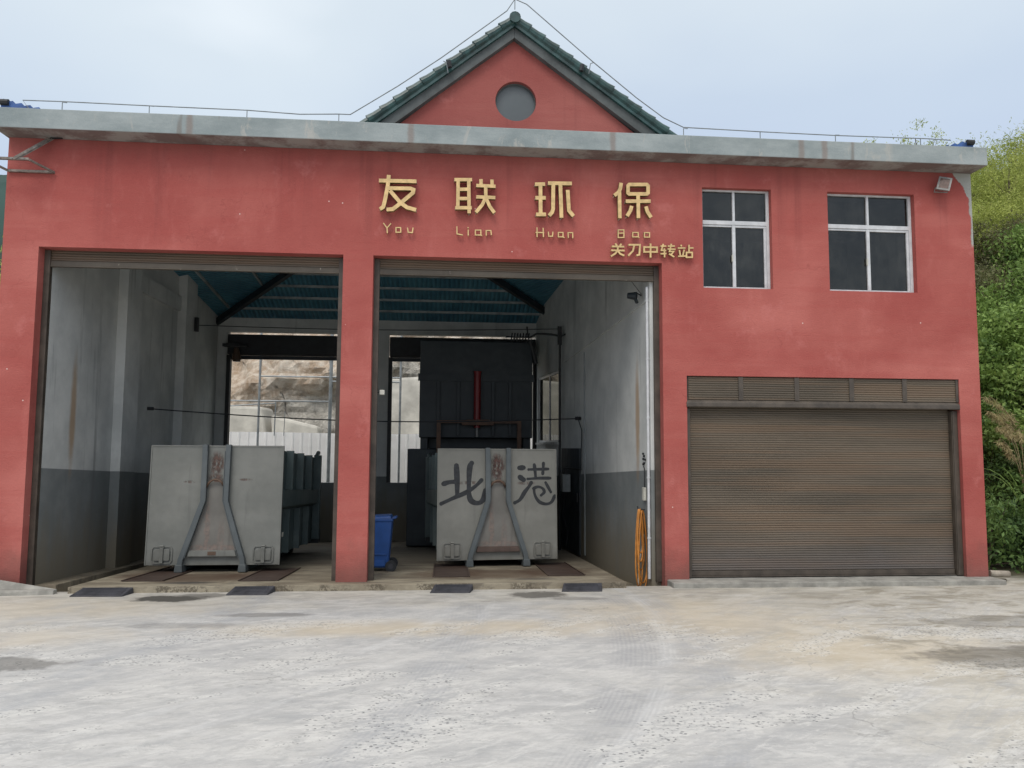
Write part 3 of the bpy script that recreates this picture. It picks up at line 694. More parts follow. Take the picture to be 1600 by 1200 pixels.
for i in range(40):
    a, b = ring[i], ring[(i+1) % 40]
    c = lambda p, k: (1.10+(p[0]-1.10)*k, 7.905+(p[1]-7.905)*k)
    a2, b2, a1, b1 = c(a, .94), c(b, .94), c(a, .995), c(b, .995)
    mb.hexa([(a1[0], 12.5, a1[1]), (b1[0], 12.5, b1[1]), (b2[0], 12.5, b2[1]), (a2[0], 12.5, a2[1]), (a1[0], 12.53, a1[1]), (b1[0], 12.53, b1[1]), (b2[0], 12.53, b2[1]), (a2[0], 12.53, a2[1])])
mb.build('frame', MAT['barge'], rw)
mb = MB()
L = 2.72
def rk(sgn, d, n_):       # point along a rake: d down the slope, n_ perpendicular offset (up)
    th = math.atan(SLP[sgn]); return (GX+sgn*(d*math.cos(th)+n_*math.sin(th)), GZ-d*math.sin(th)+n_*math.cos(th))
for sgn in (-1, 1):
    Ls = (2.58 if sgn < 0 else 2.80)/math.cos(math.atan(SLP[sgn]))
    mb = MB()
    p = [rk(sgn, 0.0, -.12), rk(sgn, Ls+.12, -.12), rk(sgn, Ls+.12, -.265), rk(sgn, .16, -.265)]
    p[0] = (GX+sgn*.002, p[0][1]-.0); p[3] = (GX+sgn*.002, GZ-.31)
    mb.prism(p, 12.30, 12.417, 'y'); mb.build('barge_board', MAT['barge'], B)
    mb = MB()
    p = [(GX+sgn*.003, GZ-.04), rk(sgn, Ls+.2, -.03), rk(sgn, Ls+.2, -.11), (GX+sgn*.003, GZ-.14)]
    mb.prism(p, 12.24, 17.2, 'y')
    rf = mb.build('tiled_roof', MAT['tile'], B)
    mb = MB(); nt_ = 12; seg = Ls/nt_
    for k in range(nt_):
        for row in range(3):
            d0 = k*seg; pts = [rk(sgn, d0-.03, .0), rk(sgn, d0+seg*.6, .0), rk(sgn, d0+seg+.02, .012)]
            mb.tube([(p[0], 12.26+row*.25+.004*math.sin(k*3+row), p[1]) for p in pts], [.062, .070, .080], 10)
    mb.build('rake_tiles', MAT['tile'], B, smooth=False)
    mb = MB(); a = rk(sgn, 1.38, -.02)
    mb.tube([(a[0], 12.17, a[1]-.08), (a[0]+sgn*.02, 12.17, a[1]+.03)], .04, 6)
    mb.build('clamp', MAT['black'], B)
mb = MB(); mb.tube([(GX, 12.20, GZ-.01), (GX, 17, GZ-.01)], .085, 12)
mb.tube([(GX, 12.17, GZ-.015), (GX, 12.20, GZ-.015)], .095, 12); mb.build('ridge_tile', MAT['tile'], B)
mb = MB(); mb.prism([(GX-2.6, 7.2), (GX+2.6, 7.2), (GX, 9.15)], 17.0, 17.15, 'y'); mb.build('gable_wall', MAT['red'], B)

# lightning conductor wire
mb = MB()
wp = [(-6.5, 7.28), (-6.62, 7.44), (-6.03, 7.445), (-4.72, 7.435), (-3.22, 7.43), (-2.4, 7.40), (-1.78, 7.43), (-1.60, 7.43), (-.85, 7.94), (-.16, 8.45), (.98, 9.50), (1.06, 9.54), (1.2, 9.50), (2.35, 8.52), (3.1, 7.92), (3.55, 7.60), (3.89, 7.45), (5.21, 7.43), (6.53, 7.42), (8.19, 7.43), (8.6, 7.42)]
wp[10] = (.92, 9.32); wp[11] = (1.05, 9.53); wp[12] = (1.25, 9.45)
mb.tube([(x, 12.14, z) for x, z in wp], .0085, 6)
for x in (-6.03, -4.72, -3.22, -1.78, 3.89, 5.21, 6.53, 8.05): mb.tube([(x, 12.14, 7.25), (x, 12.14, 7.43), (x+.07, 12.14, 7.43)], .008, 5)
for x, z, s_ in ((-.12, 8.40, 1), (2.37, 8.50, -1)): mb.tube([(x, 12.14, z), (x+.05*s_, 12.14, z-.02), (x+.08*s_, 12.14, z-.2)], .008, 5)
mb.tube([(1.05, 12.14, 9.53), (1.05, 12.14, 9.35)], .008, 5)
mb.build('lightning_conductor', MAT['wire'], B)

# windows
for wi, (a, b, c, d) in enumerate((W1, W2)):
    wd = thing('window', None, None); wd.parent = B
    fy0, fy1 = 12.50, 12.565; tz = 5.955; xm = (a+b)/2-(.02 if wi == 0 else .01); e = .002; a_, b_, c_, d_ = a+e, b-e, c+e, d-e
    mb = MB(); f = .035
    mb.box(a_, a_+f, fy0, fy1, c_, d_); mb.box(b_-f-.015, b_, fy0, fy1, c_, d_); mb.box(a_+f, b_-f-.015, fy0, fy1, c_, c_+.04); mb.box(a_+f, b_-f-.015, fy0, fy1, d_-.03, d_)
    mb.box(a_+f, b_-f-.015, fy0-.003, fy1, tz-.035, tz+.035); mb.box(xm-.02, xm+.02, fy0, fy1-.003, tz+.036, d_-.031)
    mb.build('frame', MAT['white'], wd, bevel=.003)
    mb = MB(); mb.box(xm-.03, xm+.025, fy0+.004, fy1-.01, c_+.042, tz-.037); mb.box(xm+.026, b_-f-.018, fy0+.008, fy1-.01, tz-.075, tz-.037); mb.box(a_+f+.001, xm-.031, fy0+.014, fy1-.01, tz-.07, tz-.037)
    mb.box(b_-f-.06, b_-f-.018, fy0+.01, fy1-.01, c_+.042, tz-.076)
    mb.build('sash', MAT['white'], wd, bevel=.003)
    mb = MB(); mb.box(xm-.045, xm-.03, fy0-.012, fy0+.02, 5.28, 5.40); mb.build('handle', MAT['cream'], wd)
    for px0, px1, pz0, pz1 in ((a_+f, xm-.02, tz+.035, d_-.03), (xm+.02, b_-f-.015, tz+.035, d_-.03), (a_+f, xm-.03, c_+.04, tz-.05), (xm+.025, b_-f-.05, c_+.04, tz-.05)):
        mb = MB(); mb.box(px0, px1, 12.535+random.random()*.006, 12.545, pz0, pz1); mb.build('pane', MAT['glass'], wd)
    if wi == 1:
        mb = MB()
        for k in range(26): mb.box(a_+.05+k*.055, a_+.085+k*.055, 12.60, 12.605, 6.40, 6.425)
        mb.box(a_+.02, b_-.02, 12.607, 12.62, 6.42, 6.50); mb.build('blind', MAT['shutter'], wd)

# rolling shutters
def slats(mb, xa_, xb_, y, za, zb, pitch=.038, amp=.012):
    n_ = int((zb-za)/pitch); pitch = (zb-za)/n_; pr = []
    for k in range(n_):
        z = za+k*pitch; pr += [(y, z), (y-amp, z+.18*pitch), (y-amp*1.1, z+.55*pitch), (y-.2*amp, z+.86*pitch)]
    pr.append((y, zb)); k0 = len(mb.v); nx_ = max(2, int((xb_-xa_)/.2))+1
    for q in pr:
        for i in range(nx_):
            x = xa_+(xb_-xa_)*i/(nx_-1)
            w1 = noise.noise(Vector((x*.9, q[1]*1.6, 5)))*.009+noise.noise(Vector((x*3, q[1]*6, 9)))*.003
            mb.v.append((x, q[0]+w1, q[1]+(.004*noise.noise(Vector((x*1.1, q[1]*2.5, 2))) if za+.05 < q[1] < zb-.05 else 0)))
    for r in range(len(pr)-1):
        for i in range(nx_-1):
            a = k0+r*nx_+i; mb.f.append((a, a+1, a+1+nx_, a+nx_)); mb.mi.append(0)
    return mb
for D in (D1, D2):
    s_ = thing('rolling_shutter', None, None); s_.parent = B; s_['label'] = 'brown rolling shutter raised to the lintel'
    slats(MB(), D[0]+.085, D[1]-.085, 12.63, 5.03, 5.4).build('curtain', MAT['shutter'], s_, fix=False)
    mb = MB(); mb.box(D[0]+.09, D[1]-.09, 12.60, 12.66, 4.95, 5.025); mb.box(D[0]+.09, D[1]-.09, 12.59, 12.67, 4.93, 4.949)
    mb.build('bottom_bar', mat_rust_panel('shutter_bar_chipped', (.085, .070, .052), (.12, .10, .075), (.36, .33, .28), .16), s_, bevel=.004)
    for xx, sg in ((D[0], 1), (D[1], -1)):
        mb = MB(); x_a = xx+sg*.002; x_b = xx+sg*.09
        mb.box(min(x_a, x_b), max(x_a, x_b), 12.585, 12.612, -.35 if 0 else -.08, 5.19); mb.box(min(x_a, xx+sg*.02), max(x_a, xx+sg*.02), 12.6125, 12.67, -.08, 5.19); mb.box(min(xx+sg*.0205, x_b), max(xx+sg*.0205, x_b), 12.645, 12.67, -.08, 5.19)
        mb.build('guide_rail', MAT['track'], s_)
s_ = thing('rolling_shutter', None, None); s_.parent = B; s_['label'] = 'closed brown rolling shutter under the windows'
slats(MB(), 4.045, 8.62, 12.56, .10, 2.86).build('curtain', MAT['shutter'], s_, fix=False)
mb = MB(); mb.box(4.05, 8.61, 12.52, 12.575, .022, .098); mb.box(4.05, 8.61, 12.50, 12.58, .0, .02); mb.build('bottom_bar', MAT['track'], s_, bevel=.004)
mb = MB(); mb.box(3.975, 4.04, 12.47, 12.6, .0, 2.77); mb.build('guide_rail', MAT['track'], s_, bevel=.004)
mb = MB(); mb.box(8.625, 8.735, 12.47, 12.6, .0, 2.77); mb.box(8.64, 8.66, 12.455, 12.469, .0, 2.77); mb.build('guide_rail', MAT['track'], s_, bevel=.004)
mb = MB()
cuts = [3.975, 4.90, 5.87, 6.83, 7.77, 8.735]
for k in range(5): slats(mb, cuts[k]+.03, cuts[k+1]-.03, 12.44, 2.915, 3.30, .035, .012)
mb.build('louvre', MAT['shutter'], s_, fix=False)
mb = MB(); mb.box(3.975, 8.735, 12.45, 12.75, 2.80, 3.305)
for x in cuts[1:-1]: mb.box(x-.04, x+.04, 12.415, 12.449, 2.915, 3.30)
mb.box(8.69, 8.735, 12.415, 12.449, 2.915, 3.30)
mb.build('hood_box', MAT['track'], s_)
mb = MB(); mb.prism([(12.385, 2.80), (12.40, 2.785), (12.449, 2.785), (12.449, 2.908), (12.43, 2.908), (12.39, 2.865)], 3.96, 8.735, 'x'); mb.build('hood_lip', MAT['track'], s_, bevel=.006)
mb = MB(); mb.tube([(4.2, 12.7, 3.05), (8.5, 12.7, 3.05)], .1); mb.build('roller', MAT['track'], s_)
# shutters of the rear openings
for a, b in ((-6.02, -2.45), (-1.62, 2.54)):
    s_ = thing('rolling_shutter', None, None); s_.parent = B; s_['label'] = 'dark rolled-up shutter at the rear opening'
    mb = MB(); mb.box(a+.03, b-.03, 21.45, 21.75, 4.62, 5.17); mb.build('hood_box', MAT['black'], s_, bevel=.02)
    mb = MB(); mb.box(a+.05, b-.05, 21.62, 21.66, 4.50, 4.60); mb.box(a+.05, b-.05, 21.58, 21.61, 4.60, 4.63); mb.build('bottom_bar', MAT['rafter'], s_)
    for x, s2 in ((a, 1), (b, -1)):
        mb = MB(); mb.box(min(x, x+s2*.10), max(x, x+s2*.10), 21.52, 21.70, 1.13, 4.61); mb.build('guide_rail', MAT['black'], s_)
# reflective sliding window in the partition
wd = thing('window', None, None); wd.parent = B; wd['label'] = 'wide sliding window in the partition wall'
mb = MB(); X0, X1 = 3.44, 3.50
mb.box(X0, X1, 18.903, 18.96, 2.253, 4.047); mb.box(X0, X1, 21.24, 21.297, 2.253, 4.047); mb.box(X0, X1, 18.961, 21.239, 2.253, 2.31); mb.box(X0, X1, 18.961, 21.239, 3.99, 4.047); mb.box(X0+.003, X1, 20.05, 20.11, 2.311, 3.989)
askew(mb).build('frame', MAT['white'], wd)
for ya, yb in ((18.96, 20.05), (20.11, 21.24)):
    mb = MB(); mb.box(3.465, 3.475, ya, yb, 2.31, 3.99); askew(mb).build('pane', MAT['mirror'], wd)
mb = MB(); mb.box(3.36, 3.44, 18.85, 21.35, 2.19, 2.25); askew(mb).build('sill', MAT['plaster'], wd)

# ------------------------------------------------------------------ sign letters
GLYPHS=[
 ('友',0.062,[[(-1.134,6.406),(-0.53,6.414)],[(-0.978,6.503),(-0.991,6.327),(-1.033,6.074),(-1.058,5.968),(-1.111,5.932)],[(-0.983,6.283),(-0.624,6.291),(-0.576,6.272),(-0.582,6.223),(-0.782,6.04),(-0.902,5.939),(-1.003,5.928)],[(-0.955,6.245),(-0.782,6.047),(-0.673,5.974),(-0.529,5.937)]]),
 ('联',0.056,[[(0.085,6.465),(0.374,6.475)],[(0.147,6.467),(0.146,5.994)],[(0.319,6.473),(0.332,5.909)],[(0.169,6.305),(0.3,6.31)],[(0.171,6.15),(0.302,6.154)],[(0.104,5.993),(0.372,6.002)],[(0.519,6.487),(0.524,6.388)],[(0.699,6.487),(0.704,6.388)],[(0.444,6.378),(0.76,6.375)],[(0.599,6.37),(0.601,6.171)],[(0.446,6.187),(0.757,6.184)],[(0.598,6.178),(0.544,6.057),(0.442,5.926)],[(0.601,6.179),(0.668,6.032),(0.745,5.929)]]),
 ('环',0.062,[[(1.412,6.433),(1.58,6.443)],[(1.502,6.436),(1.507,5.928)],[(1.418,6.205),(1.591,6.211)],[(1.431,5.926),(1.595,5.931)],[(1.628,6.459),(2.026,6.469)],[(1.716,6.455),(1.713,6.027),(1.696,5.97),(1.647,5.911)],[(1.833,6.459),(1.853,5.882)],[(1.956,6.356),(1.977,6.007),(2.054,5.917)]]),
 ('保',0.06,[[(2.857,6.51),(2.842,6.409),(2.806,6.343),(2.741,6.29)],[(2.827,6.372),(2.831,5.906)],[(2.992,6.486),(3.293,6.497),(3.314,6.476),(3.313,6.353),(3.292,6.335),(2.991,6.325),(2.973,6.341),(2.973,6.464),(2.992,6.486)],[(3.141,6.33),(3.143,6.217)],[(2.933,6.199),(3.355,6.213)],[(3.143,6.203),(3.145,5.916)],[(3.032,6.12),(3.01,6.041),(2.953,5.946)],[(3.275,6.121),(3.296,6.036),(3.359,5.937)]]),
 ('Y',0.022,[[(-1.053,5.718),(-0.994,5.636),(-0.932,5.715)],[(-0.994,5.636),(-0.987,5.553)]]),
 ('o',0.022,[[(-0.85,5.648),(-0.775,5.65),(-0.771,5.574),(-0.848,5.571),(-0.85,5.648)]]),
 ('u',0.022,[[(-0.665,5.653),(-0.652,5.577),(-0.585,5.572),(-0.575,5.656)]]),
 ('L',0.022,[[(0.135,5.699),(0.139,5.573),(0.233,5.558)]]),
 ('i',0.022,[[(0.321,5.649),(0.322,5.551)],[(0.318,5.691),(0.319,5.672)]]),
 ('a',0.022,[[(0.438,5.645),(0.527,5.648),(0.528,5.566),(0.438,5.564),(0.438,5.645)],[(0.528,5.566),(0.548,5.557)]]),
 ('n',0.022,[[(0.617,5.559),(0.614,5.643),(0.692,5.646),(0.7,5.569)]]),
 ('H',0.024,[[(1.452,5.721),(1.455,5.559)],[(1.554,5.717),(1.56,5.562)],[(1.431,5.636),(1.571,5.637)]]),
 ('u',0.022,[[(1.641,5.656),(1.648,5.579),(1.71,5.58),(1.717,5.658)]]),
 ('a',0.022,[[(1.808,5.647),(1.885,5.649),(1.885,5.576),(1.808,5.573),(1.808,5.647)],[(1.885,5.576),(1.909,5.562)]]),
 ('n',0.022,[[(1.974,5.56),(1.969,5.649),(2.047,5.651),(2.049,5.558)]]),
 ('B',0.022,[[(2.812,5.72),(2.908,5.723),(2.908,5.595),(2.811,5.592),(2.812,5.72)],[(2.812,5.666),(2.908,5.669)]]),
 ('a',0.022,[[(3.058,5.685),(3.15,5.687),(3.15,5.613),(3.057,5.61),(3.058,5.685)],[(3.15,5.613),(3.167,5.599)]]),
 ('o',0.022,[[(3.257,5.688),(3.343,5.69),(3.342,5.614),(3.256,5.612),(3.257,5.688)]]),
 ('关',0.03,[[(2.762,5.488),(2.789,5.451)],[(2.865,5.486),(2.838,5.452)],[(2.703,5.438),(2.913,5.438)],[(2.692,5.372),(2.918,5.373)],[(2.805,5.44),(2.8,5.37),(2.762,5.32),(2.686,5.27)],[(2.8,5.37),(2.842,5.317),(2.912,5.287)]]),
 ('刀',0.03,[[(2.984,5.473),(3.179,5.478),(3.167,5.31),(3.118,5.298)],[(3.081,5.47),(3.059,5.372),(2.977,5.288)]]),
 ('中',0.03,[[(3.249,5.442),(3.467,5.443),(3.466,5.367),(3.248,5.361),(3.249,5.442)],[(3.358,5.505),(3.356,5.266)]]),
 ('转',0.026,[[(3.527,5.466),(3.625,5.469)],[(3.576,5.506),(3.542,5.396),(3.624,5.393)],[(3.592,5.43),(3.595,5.278)],[(3.525,5.336),(3.629,5.344)],[(3.652,5.47),(3.772,5.473)],[(3.646,5.421),(3.783,5.419)],[(3.713,5.51),(3.678,5.378),(3.749,5.38),(3.705,5.325)],[(3.672,5.34),(3.759,5.288)]]),
 ('站',0.026,[[(3.877,5.498),(3.887,5.471)],[(3.821,5.442),(3.953,5.446)],[(3.848,5.41),(3.863,5.318)],[(3.93,5.418),(3.907,5.319)],[(3.825,5.301),(3.962,5.31)],[(4.014,5.502),(4.012,5.377)],[(4.013,5.448),(4.09,5.45)],[(3.968,5.37),(4.067,5.373),(4.066,5.291),(3.967,5.288),(3.968,5.37)]]),
]

order = ['first', 'second', 'third', 'fourth', 'fifth']
def pinyin_label(i):
    words = [(4, 'You'), (7, 'Lian'), (11, 'Huan'), (15, 'Bao')]
    w_ = [q for q in words if q[0] <= i][-1]
    return GLYPHS[i][0], w_[1], i-w_[0]
for i, (ch, wdt, strokes) in enumerate(GLYPHS):
    mb = MB(); big = i < 4; small = i >= 18
    d_ = .075 if big else .035; yf = 12.4-(.125 if big else .08)
    allx = [p[0] for s in strokes for p in s]; allz = [p[1] for s in strokes for p in s]; cxx = sum(allx)/len(allx); czz = min(allz)
    for k, s in enumerate(strokes):
        off = .0006*k
        pts = [(p[0]-cxx, p[1]-czz) for p in s]
        mb.stroke(pts, wdt*(1 if big or small else .82), yf-12.4-off, yf-12.4+d_-off, 0, 1)
    pin = mb
    for s in strokes:
        for p in (s[0], s[-1]):
            pin.tube([(p[0]-cxx, yf-12.4+d_*.5, p[1]-czz), (p[0]-cxx, .003, p[1]-czz)], .006 if big else .004, 5, 2)
    if big:
        lab = f'large gold character {ch} mounted high on the red wall'; nm = 'sign_character'; grp = 'large gold characters on the red wall'
    elif small:
        lab = f'small gold character {ch} on the wall beside the first window'; nm = 'sign_character'; grp = 'small gold characters beside the window'
    else:
        l_, w_, k_ = pinyin_label(i)
        lab = f'small gold letter {l_}, {order[k_]} letter of the word {w_} on the red wall'; nm = 'sign_letter'; grp = 'small gold latin letters under the large characters'
    o = mb.build(nm, [MAT['gold'], MAT['goldside'], MAT['cream' if big else 'gold']], None)
    o.location = (cxx, 12.4, czz); tag(o, lab, 'sign letter' if nm == 'sign_letter' else 'sign character', grp)
# ------------------------------------------------------------------ hook-lift containers
HW = 1.145
def container(label, loc, panelmat, graffiti=False, plate=None, yaw=0.0):
    t = thing('roll_off_container', label, 'waste container', loc, (-math.atan(.05), 0, yaw), 'hook-lift containers in the bays')
    mb = MB(); mb.box(-HW, HW, 0, .05, .12, 2.205); fp = mb.build('front_panel', panelmat, t, bevel=.006)
    mb = MB(); mb.box(-HW, -HW+.02, -.012, -.001, .12, 2.2); mb.box(HW-.02, HW, -.012, -.001, .12, 2.2); mb.box(-HW+.02, HW-.02, -.012, -.001, 2.18, 2.2); mb.build('panel_edge', panelmat, fp)
    # rusty recessed middle
    mb = MB(); mb.prism([(-.145, 1.30), (.145, 1.30), (.40, .37), (-.40, .37)], -.012, -.001, 'y'); mb.prism([(-.12, 1.30), (.12, 1.30), (.12, 1.50), (.05, 1.56), (-.05, 1.56), (-.12, 1.50)], -.010, -.001, 'y')
    mb.build('recess_plate', MAT['recess'], t)
    for sg in (-1, 1):
        mb = MB()
        pts = [(sg*.20, 2.215), (sg*.195, 1.22), (sg*.52, .22), (sg*.535, .10)]
        mb.stroke(pts, .085, -.10, -.004)
        mb.stroke([(sg*.152, 2.10), (sg*.148, 1.24), (sg*.45, .25)], .012, -.112, -.0985)
        rl = mb.build('frame_rail', MAT['rail'], t, bevel=.004)
        mb = MB(); mb.hexa([(sg*.535-.07, -.13, .01), (sg*.535+.07, -.13, .01), (sg*.535+.07, .10, .01), (sg*.535-.07, .10, .01), (sg*.535-.06, -.13, .14), (sg*.535+.06, -.13, .14), (sg*.535+.06, .10, .118), (sg*.535-.06, .10, .118)])
        mb.build('foot', MAT['rail'], rl, bevel=.01)
        # skid rail under the body
        mb = MB(); mb.box(sg*.53-.05, sg*.53+.05, .12, 4.25, .03, .22); mb.build('skid_rail', MAT['side'], t)
    mb = MB(); mb.tube([(-.155, -.05, 1.47), (-.10, -.07, 1.56), (-.03, -.08, 1.60), (.03, -.08, 1.60), (.10, -.07, 1.56), (.155, -.05, 1.47)], .019, 8); mb.build('hook_bar', MAT['hook'], t, smooth=True)
    mb = MB(); mb.prism([(-.415, .275), (.415, .275), (.385, .375), (-.385, .375)], -.075, -.013, 'y'); mb.build('cross_beam', plate or panelmat, t, bevel=.004)
    if not plate: mb = MB(); mb.box(-.07, .07, -.08, -.0755, .295, .36); mb.build('beam_patch', MAT['hook'], t)
    for sg in (-1, 1):
        h = thing('hatch', None, None, (sg*.86, 0, .13)); h.parent = t
        mb = MB(); mb.stroke([(-.17, .07), (-.14, .03), (.14, .03), (.17, .07), (.17, .27), (.14, .31), (-.14, .31), (-.17, .27), (-.17, .07)], .02, -.02, -.001); mb.build('hatch_rim', panelmat, h)
        mb = MB(); mb.prism([(-.125, .07), (.125, .07), (.135, .09), (.135, .25), (.12, .27), (-.12, .27), (-.135, .25), (-.135, .09)], -.032, -.001, 'y'); mb.build('hatch_lid', panelmat, h, bevel=.005)
        mb = MB(); mb.box(-.028, .033, -.06, -.0225, .03, .29); mb.tube([(-.03, -.035, .32), (.03, -.035, .32)], .018, 6); mb.box(-.035, .04, -.04, -.023, .285, .335); mb.build('latch', panelmat, h, bevel=.003)
    # body
    mb = MB(); mb.box(-.98, .98, .051, 4.25, .24, 1.12); mb.build('body', MAT['side'], t)
    mb = MB(); mb.box(-1.0, -.95, .051, 4.25, 1.12, 2.15); mb.box(.95, 1.0, .051, 4.25, 1.12, 2.15); mb.box(-.949, .949, 4.2, 4.25, 1.12, 2.15); mb.box(-.949, .949, .051, 4.199, 1.121, 1.15); mb.build('side_wall', MAT['side'], t)
    for sg in (-1, 1):
        for y in (.95, 2.0, 3.0):
            mb = MB(); mb.box(min(sg*1.001, sg*1.135), max(sg*1.001, sg*1.135), y, y+.06, 1.425, 2.16); mb.box(min(sg*1.001, sg*1.10), max(sg*1.001, sg*1.10), y+.061, y+.20, 1.425, 2.10); mb.build('rib', MAT['side'], t, bevel=.004)
            mb = MB(); mb.box(min(sg*.981, sg*1.10), max(sg*.981, sg*1.10), y, y+.07, .25, 1.055); mb.build('rib', MAT['side'], t, bevel=.004)
        mb = MB(); mb.prism([(sg*1.001, 1.06), (sg*1.13, 1.12), (sg*1.14, 1.42), (sg*1.001, 1.42)], .051, 4.1, 'y'); mb.build('side_rail', MAT['side'], t, bevel=.004)
        mb = MB(); mb.box(min(sg*1.001, sg*1.16), max(sg*1.001, sg*1.16), 4.05, 4.18, .3, 2.20); mb.tube([(sg*1.08, 3.9, 2.16), (sg*1.08, 4.0, 2.2), (sg*1.08, 4.14, 2.26)], .05); mb.build('corner_post', MAT['side'], t)
        mb = MB(); mb.tube([(sg*.45, 3.9, .11), (sg*.62, 3.9, .11)], .10, 14); mb.build('roller', MAT['black'], t)
        mb = MB(); mb.tube([(sg*.45, 2.9, .11), (sg*.62, 2.9, .11)], .09, 14); mb.build('roller', MAT['black'], t)
        mb = MB(); mb.prism([(4.15, .55), (4.45, .5), (4.4, .22), (4.15, .2)], min(sg*.9, sg*1.14), max(sg*.9, sg*1.14), 'x'); mb.build('rear_latch', MAT['black'], t)
    mb = MB(); mb.box(1.101 if not graffiti else -1.104, 1.104 if not graffiti else -1.101, .30, .44, .58, .66)
    if not graffiti: mb.build('data_plate', MAT['cream'], t)
    if graffiti:
        def spray(strokes, nm):
            mb = MB()
            for k, s in enumerate(strokes):
                w0 = s[0]*1.5; pts = s[1]; P = [Vector(p) for p in pts]; dense = []
                for i in range(len(P)-1):        # Catmull-Rom
                    p0 = P[max(i-1, 0)]; p1 = P[i]; p2 = P[i+1]; p3 = P[min(i+2, len(P)-1)]
                    for q in range(7):
                        u = q/7; dense.append(.5*((2*p1)+(-p0+p2)*u+(2*p0-5*p1+4*p2-p3)*u*u+(-p0+3*p1-3*p2+p3)*u**3))
                dense.append(P[-1]); nn = len(dense)
                ws = [w0*(.85+.13*math.sin(i*.35+k*1.7))*(.8 if i in (0, nn-1) else 1) for i in range(nn)]
                y = -.0025-.0004*k
                mb.stroke([(p.x, p.y) for p in dense], w0, y, y+.0015, ws=ws)
                for e in (dense[0], dense[-1]):
                    r = w0*.42; mb.prism([(e.x+r*math.cos(a), e.y+r*math.sin(a)) for a in [2*math.pi*j/12 for j in range(12)]], y-.0002, y+.001, 'y')
            mb.build(nm, MAT['paint'], t, fix=True)
        spray([(.075, [(-.79, 1.88), (-.775, 1.6), (-.77, 1.32)]), (.07, [(-1.03, 1.54), (-.92, 1.57), (-.79, 1.58)]), (.06, [(-1.07, 1.17), (-.85, 1.27), (-.60, 1.38), (-.42, 1.50), (-.31, 1.61)]),
               (.075, [(-.50, 1.93), (-.535, 1.85), (-.55, 1.6), (-.545, 1.33), (-.49, 1.21), (-.36, 1.18), (-.27, 1.26), (-.235, 1.41)])], 'spray_character')
        spray([(.07, [(.42, 1.84), (.50, 1.845)]), (.075, [(.43, 1.665), (.50, 1.615)]), (.055, [(.33, 1.18), (.43, 1.24), (.52, 1.38), (.60, 1.48), (.65, 1.56)]), (.042, [(.60, 1.81), (.98, 1.82)]),
               (.048, [(.71, 1.90), (.725, 1.78), (.735, 1.66)]), (.048, [(.89, 1.93), (.885, 1.84), (.875, 1.73)]), (.042, [(.58, 1.63), (.80, 1.645), (1.02, 1.645)]), (.042, [(.93, 1.56), (.98, 1.47), (1.03, 1.38)]),
               (.042, [(.69, 1.45), (.78, 1.48), (.87, 1.45), (.90, 1.38), (.84, 1.32)]), (.045, [(.70, 1.45), (.72, 1.32), (.80, 1.20), (.93, 1.155), (1.04, 1.19), (1.105, 1.31)])], 'spray_character')
    return t
container('grey container in the left bay with plain front and rust spots', (-4.03, 14.0, fz(14.0)), MAT['panel'])
container('grey container in the right bay with two black sprayed characters on its front', (1.0, 14.62, fz(14.62)), MAT['panelb'], True, MAT['rustp'], .075)

# ------------------------------------------------------------------ compactor behind the right container
t = thing('compactor', 'tall dark steel compactor hopper with a red cylinder behind the sprayed container', 'compactor', (.75, 19.3, fz(19.3)))
mb = MB(); mb.box(-1.42, 1.42, .0, 1.4, 2.7, 5.14); mb.build('hopper', MAT['hopper'], t, bevel=.02)
mb = MB(); mb.box(-1.46, 1.46, -.05, -.001, 4.12, 4.30); mb.build('band', MAT['hopper'], t)
for x in (-.95, -.45, .42, .85): mb = MB(); mb.box(x-.04, x+.04, -.07, -.001, 2.75, 4.115); mb.build('rib', MAT['hopper'], t, bevel=.005)
mb = MB(); mb.box(-1.70, 1.36, .1, 1.5, 0.02, 2.42); mb.box(-1.2, 1.2, .5, 1.3, 2.421, 2.699); mb.build('base', MAT['hopper'], t, bevel=.02)
for x in (-1.3, 1.3): mb = MB(); mb.box(x-.09, x+.09, .15, 1.3, 2.42, 2.7); mb.build('support', MAT['hopper'], t)
mb = MB(); mb.tube([(.02, -.14, 2.95), (.02, -.14, 4.32)], .085, 16); mb.tube([(.02, -.14, 4.32), (.02, -.14, 4.36)], .10, 16); mb.build('cylinder', MAT['redpaint'], t, smooth=False)
mb = MB(); mb.tube([(.02, -.14, 2.72), (.02, -.14, 2.95)], .035, 10); mb.build('piston_rod', MAT['lampmetal'], t)
t = thing('lifting_frame', 'orange brown steel lifting frame standing above the rear of the sprayed container', 'steel frame', (.82, 19.12, fz(19.12)))
for x in (-1.0, 1.0): mb = MB(); mb.box(x-.05, x+.05, -.05, .05, .02, 3.05); mb.build('post', MAT['orange'], t)
mb = MB(); mb.box(-1.05, 1.05, -.05, .05, 3.051, 3.12); mb.build('crossbar', MAT['orange'], t)
mb = MB(); mb.prism([(-.42, 3.0), (.34, 3.0), (.40, 3.07), (.25, 3.14), (-.3, 3.14), (-.46, 3.08)], -.10, -.052, 'y'); mb.build('lug', MAT['orange'], t, bevel=.01)

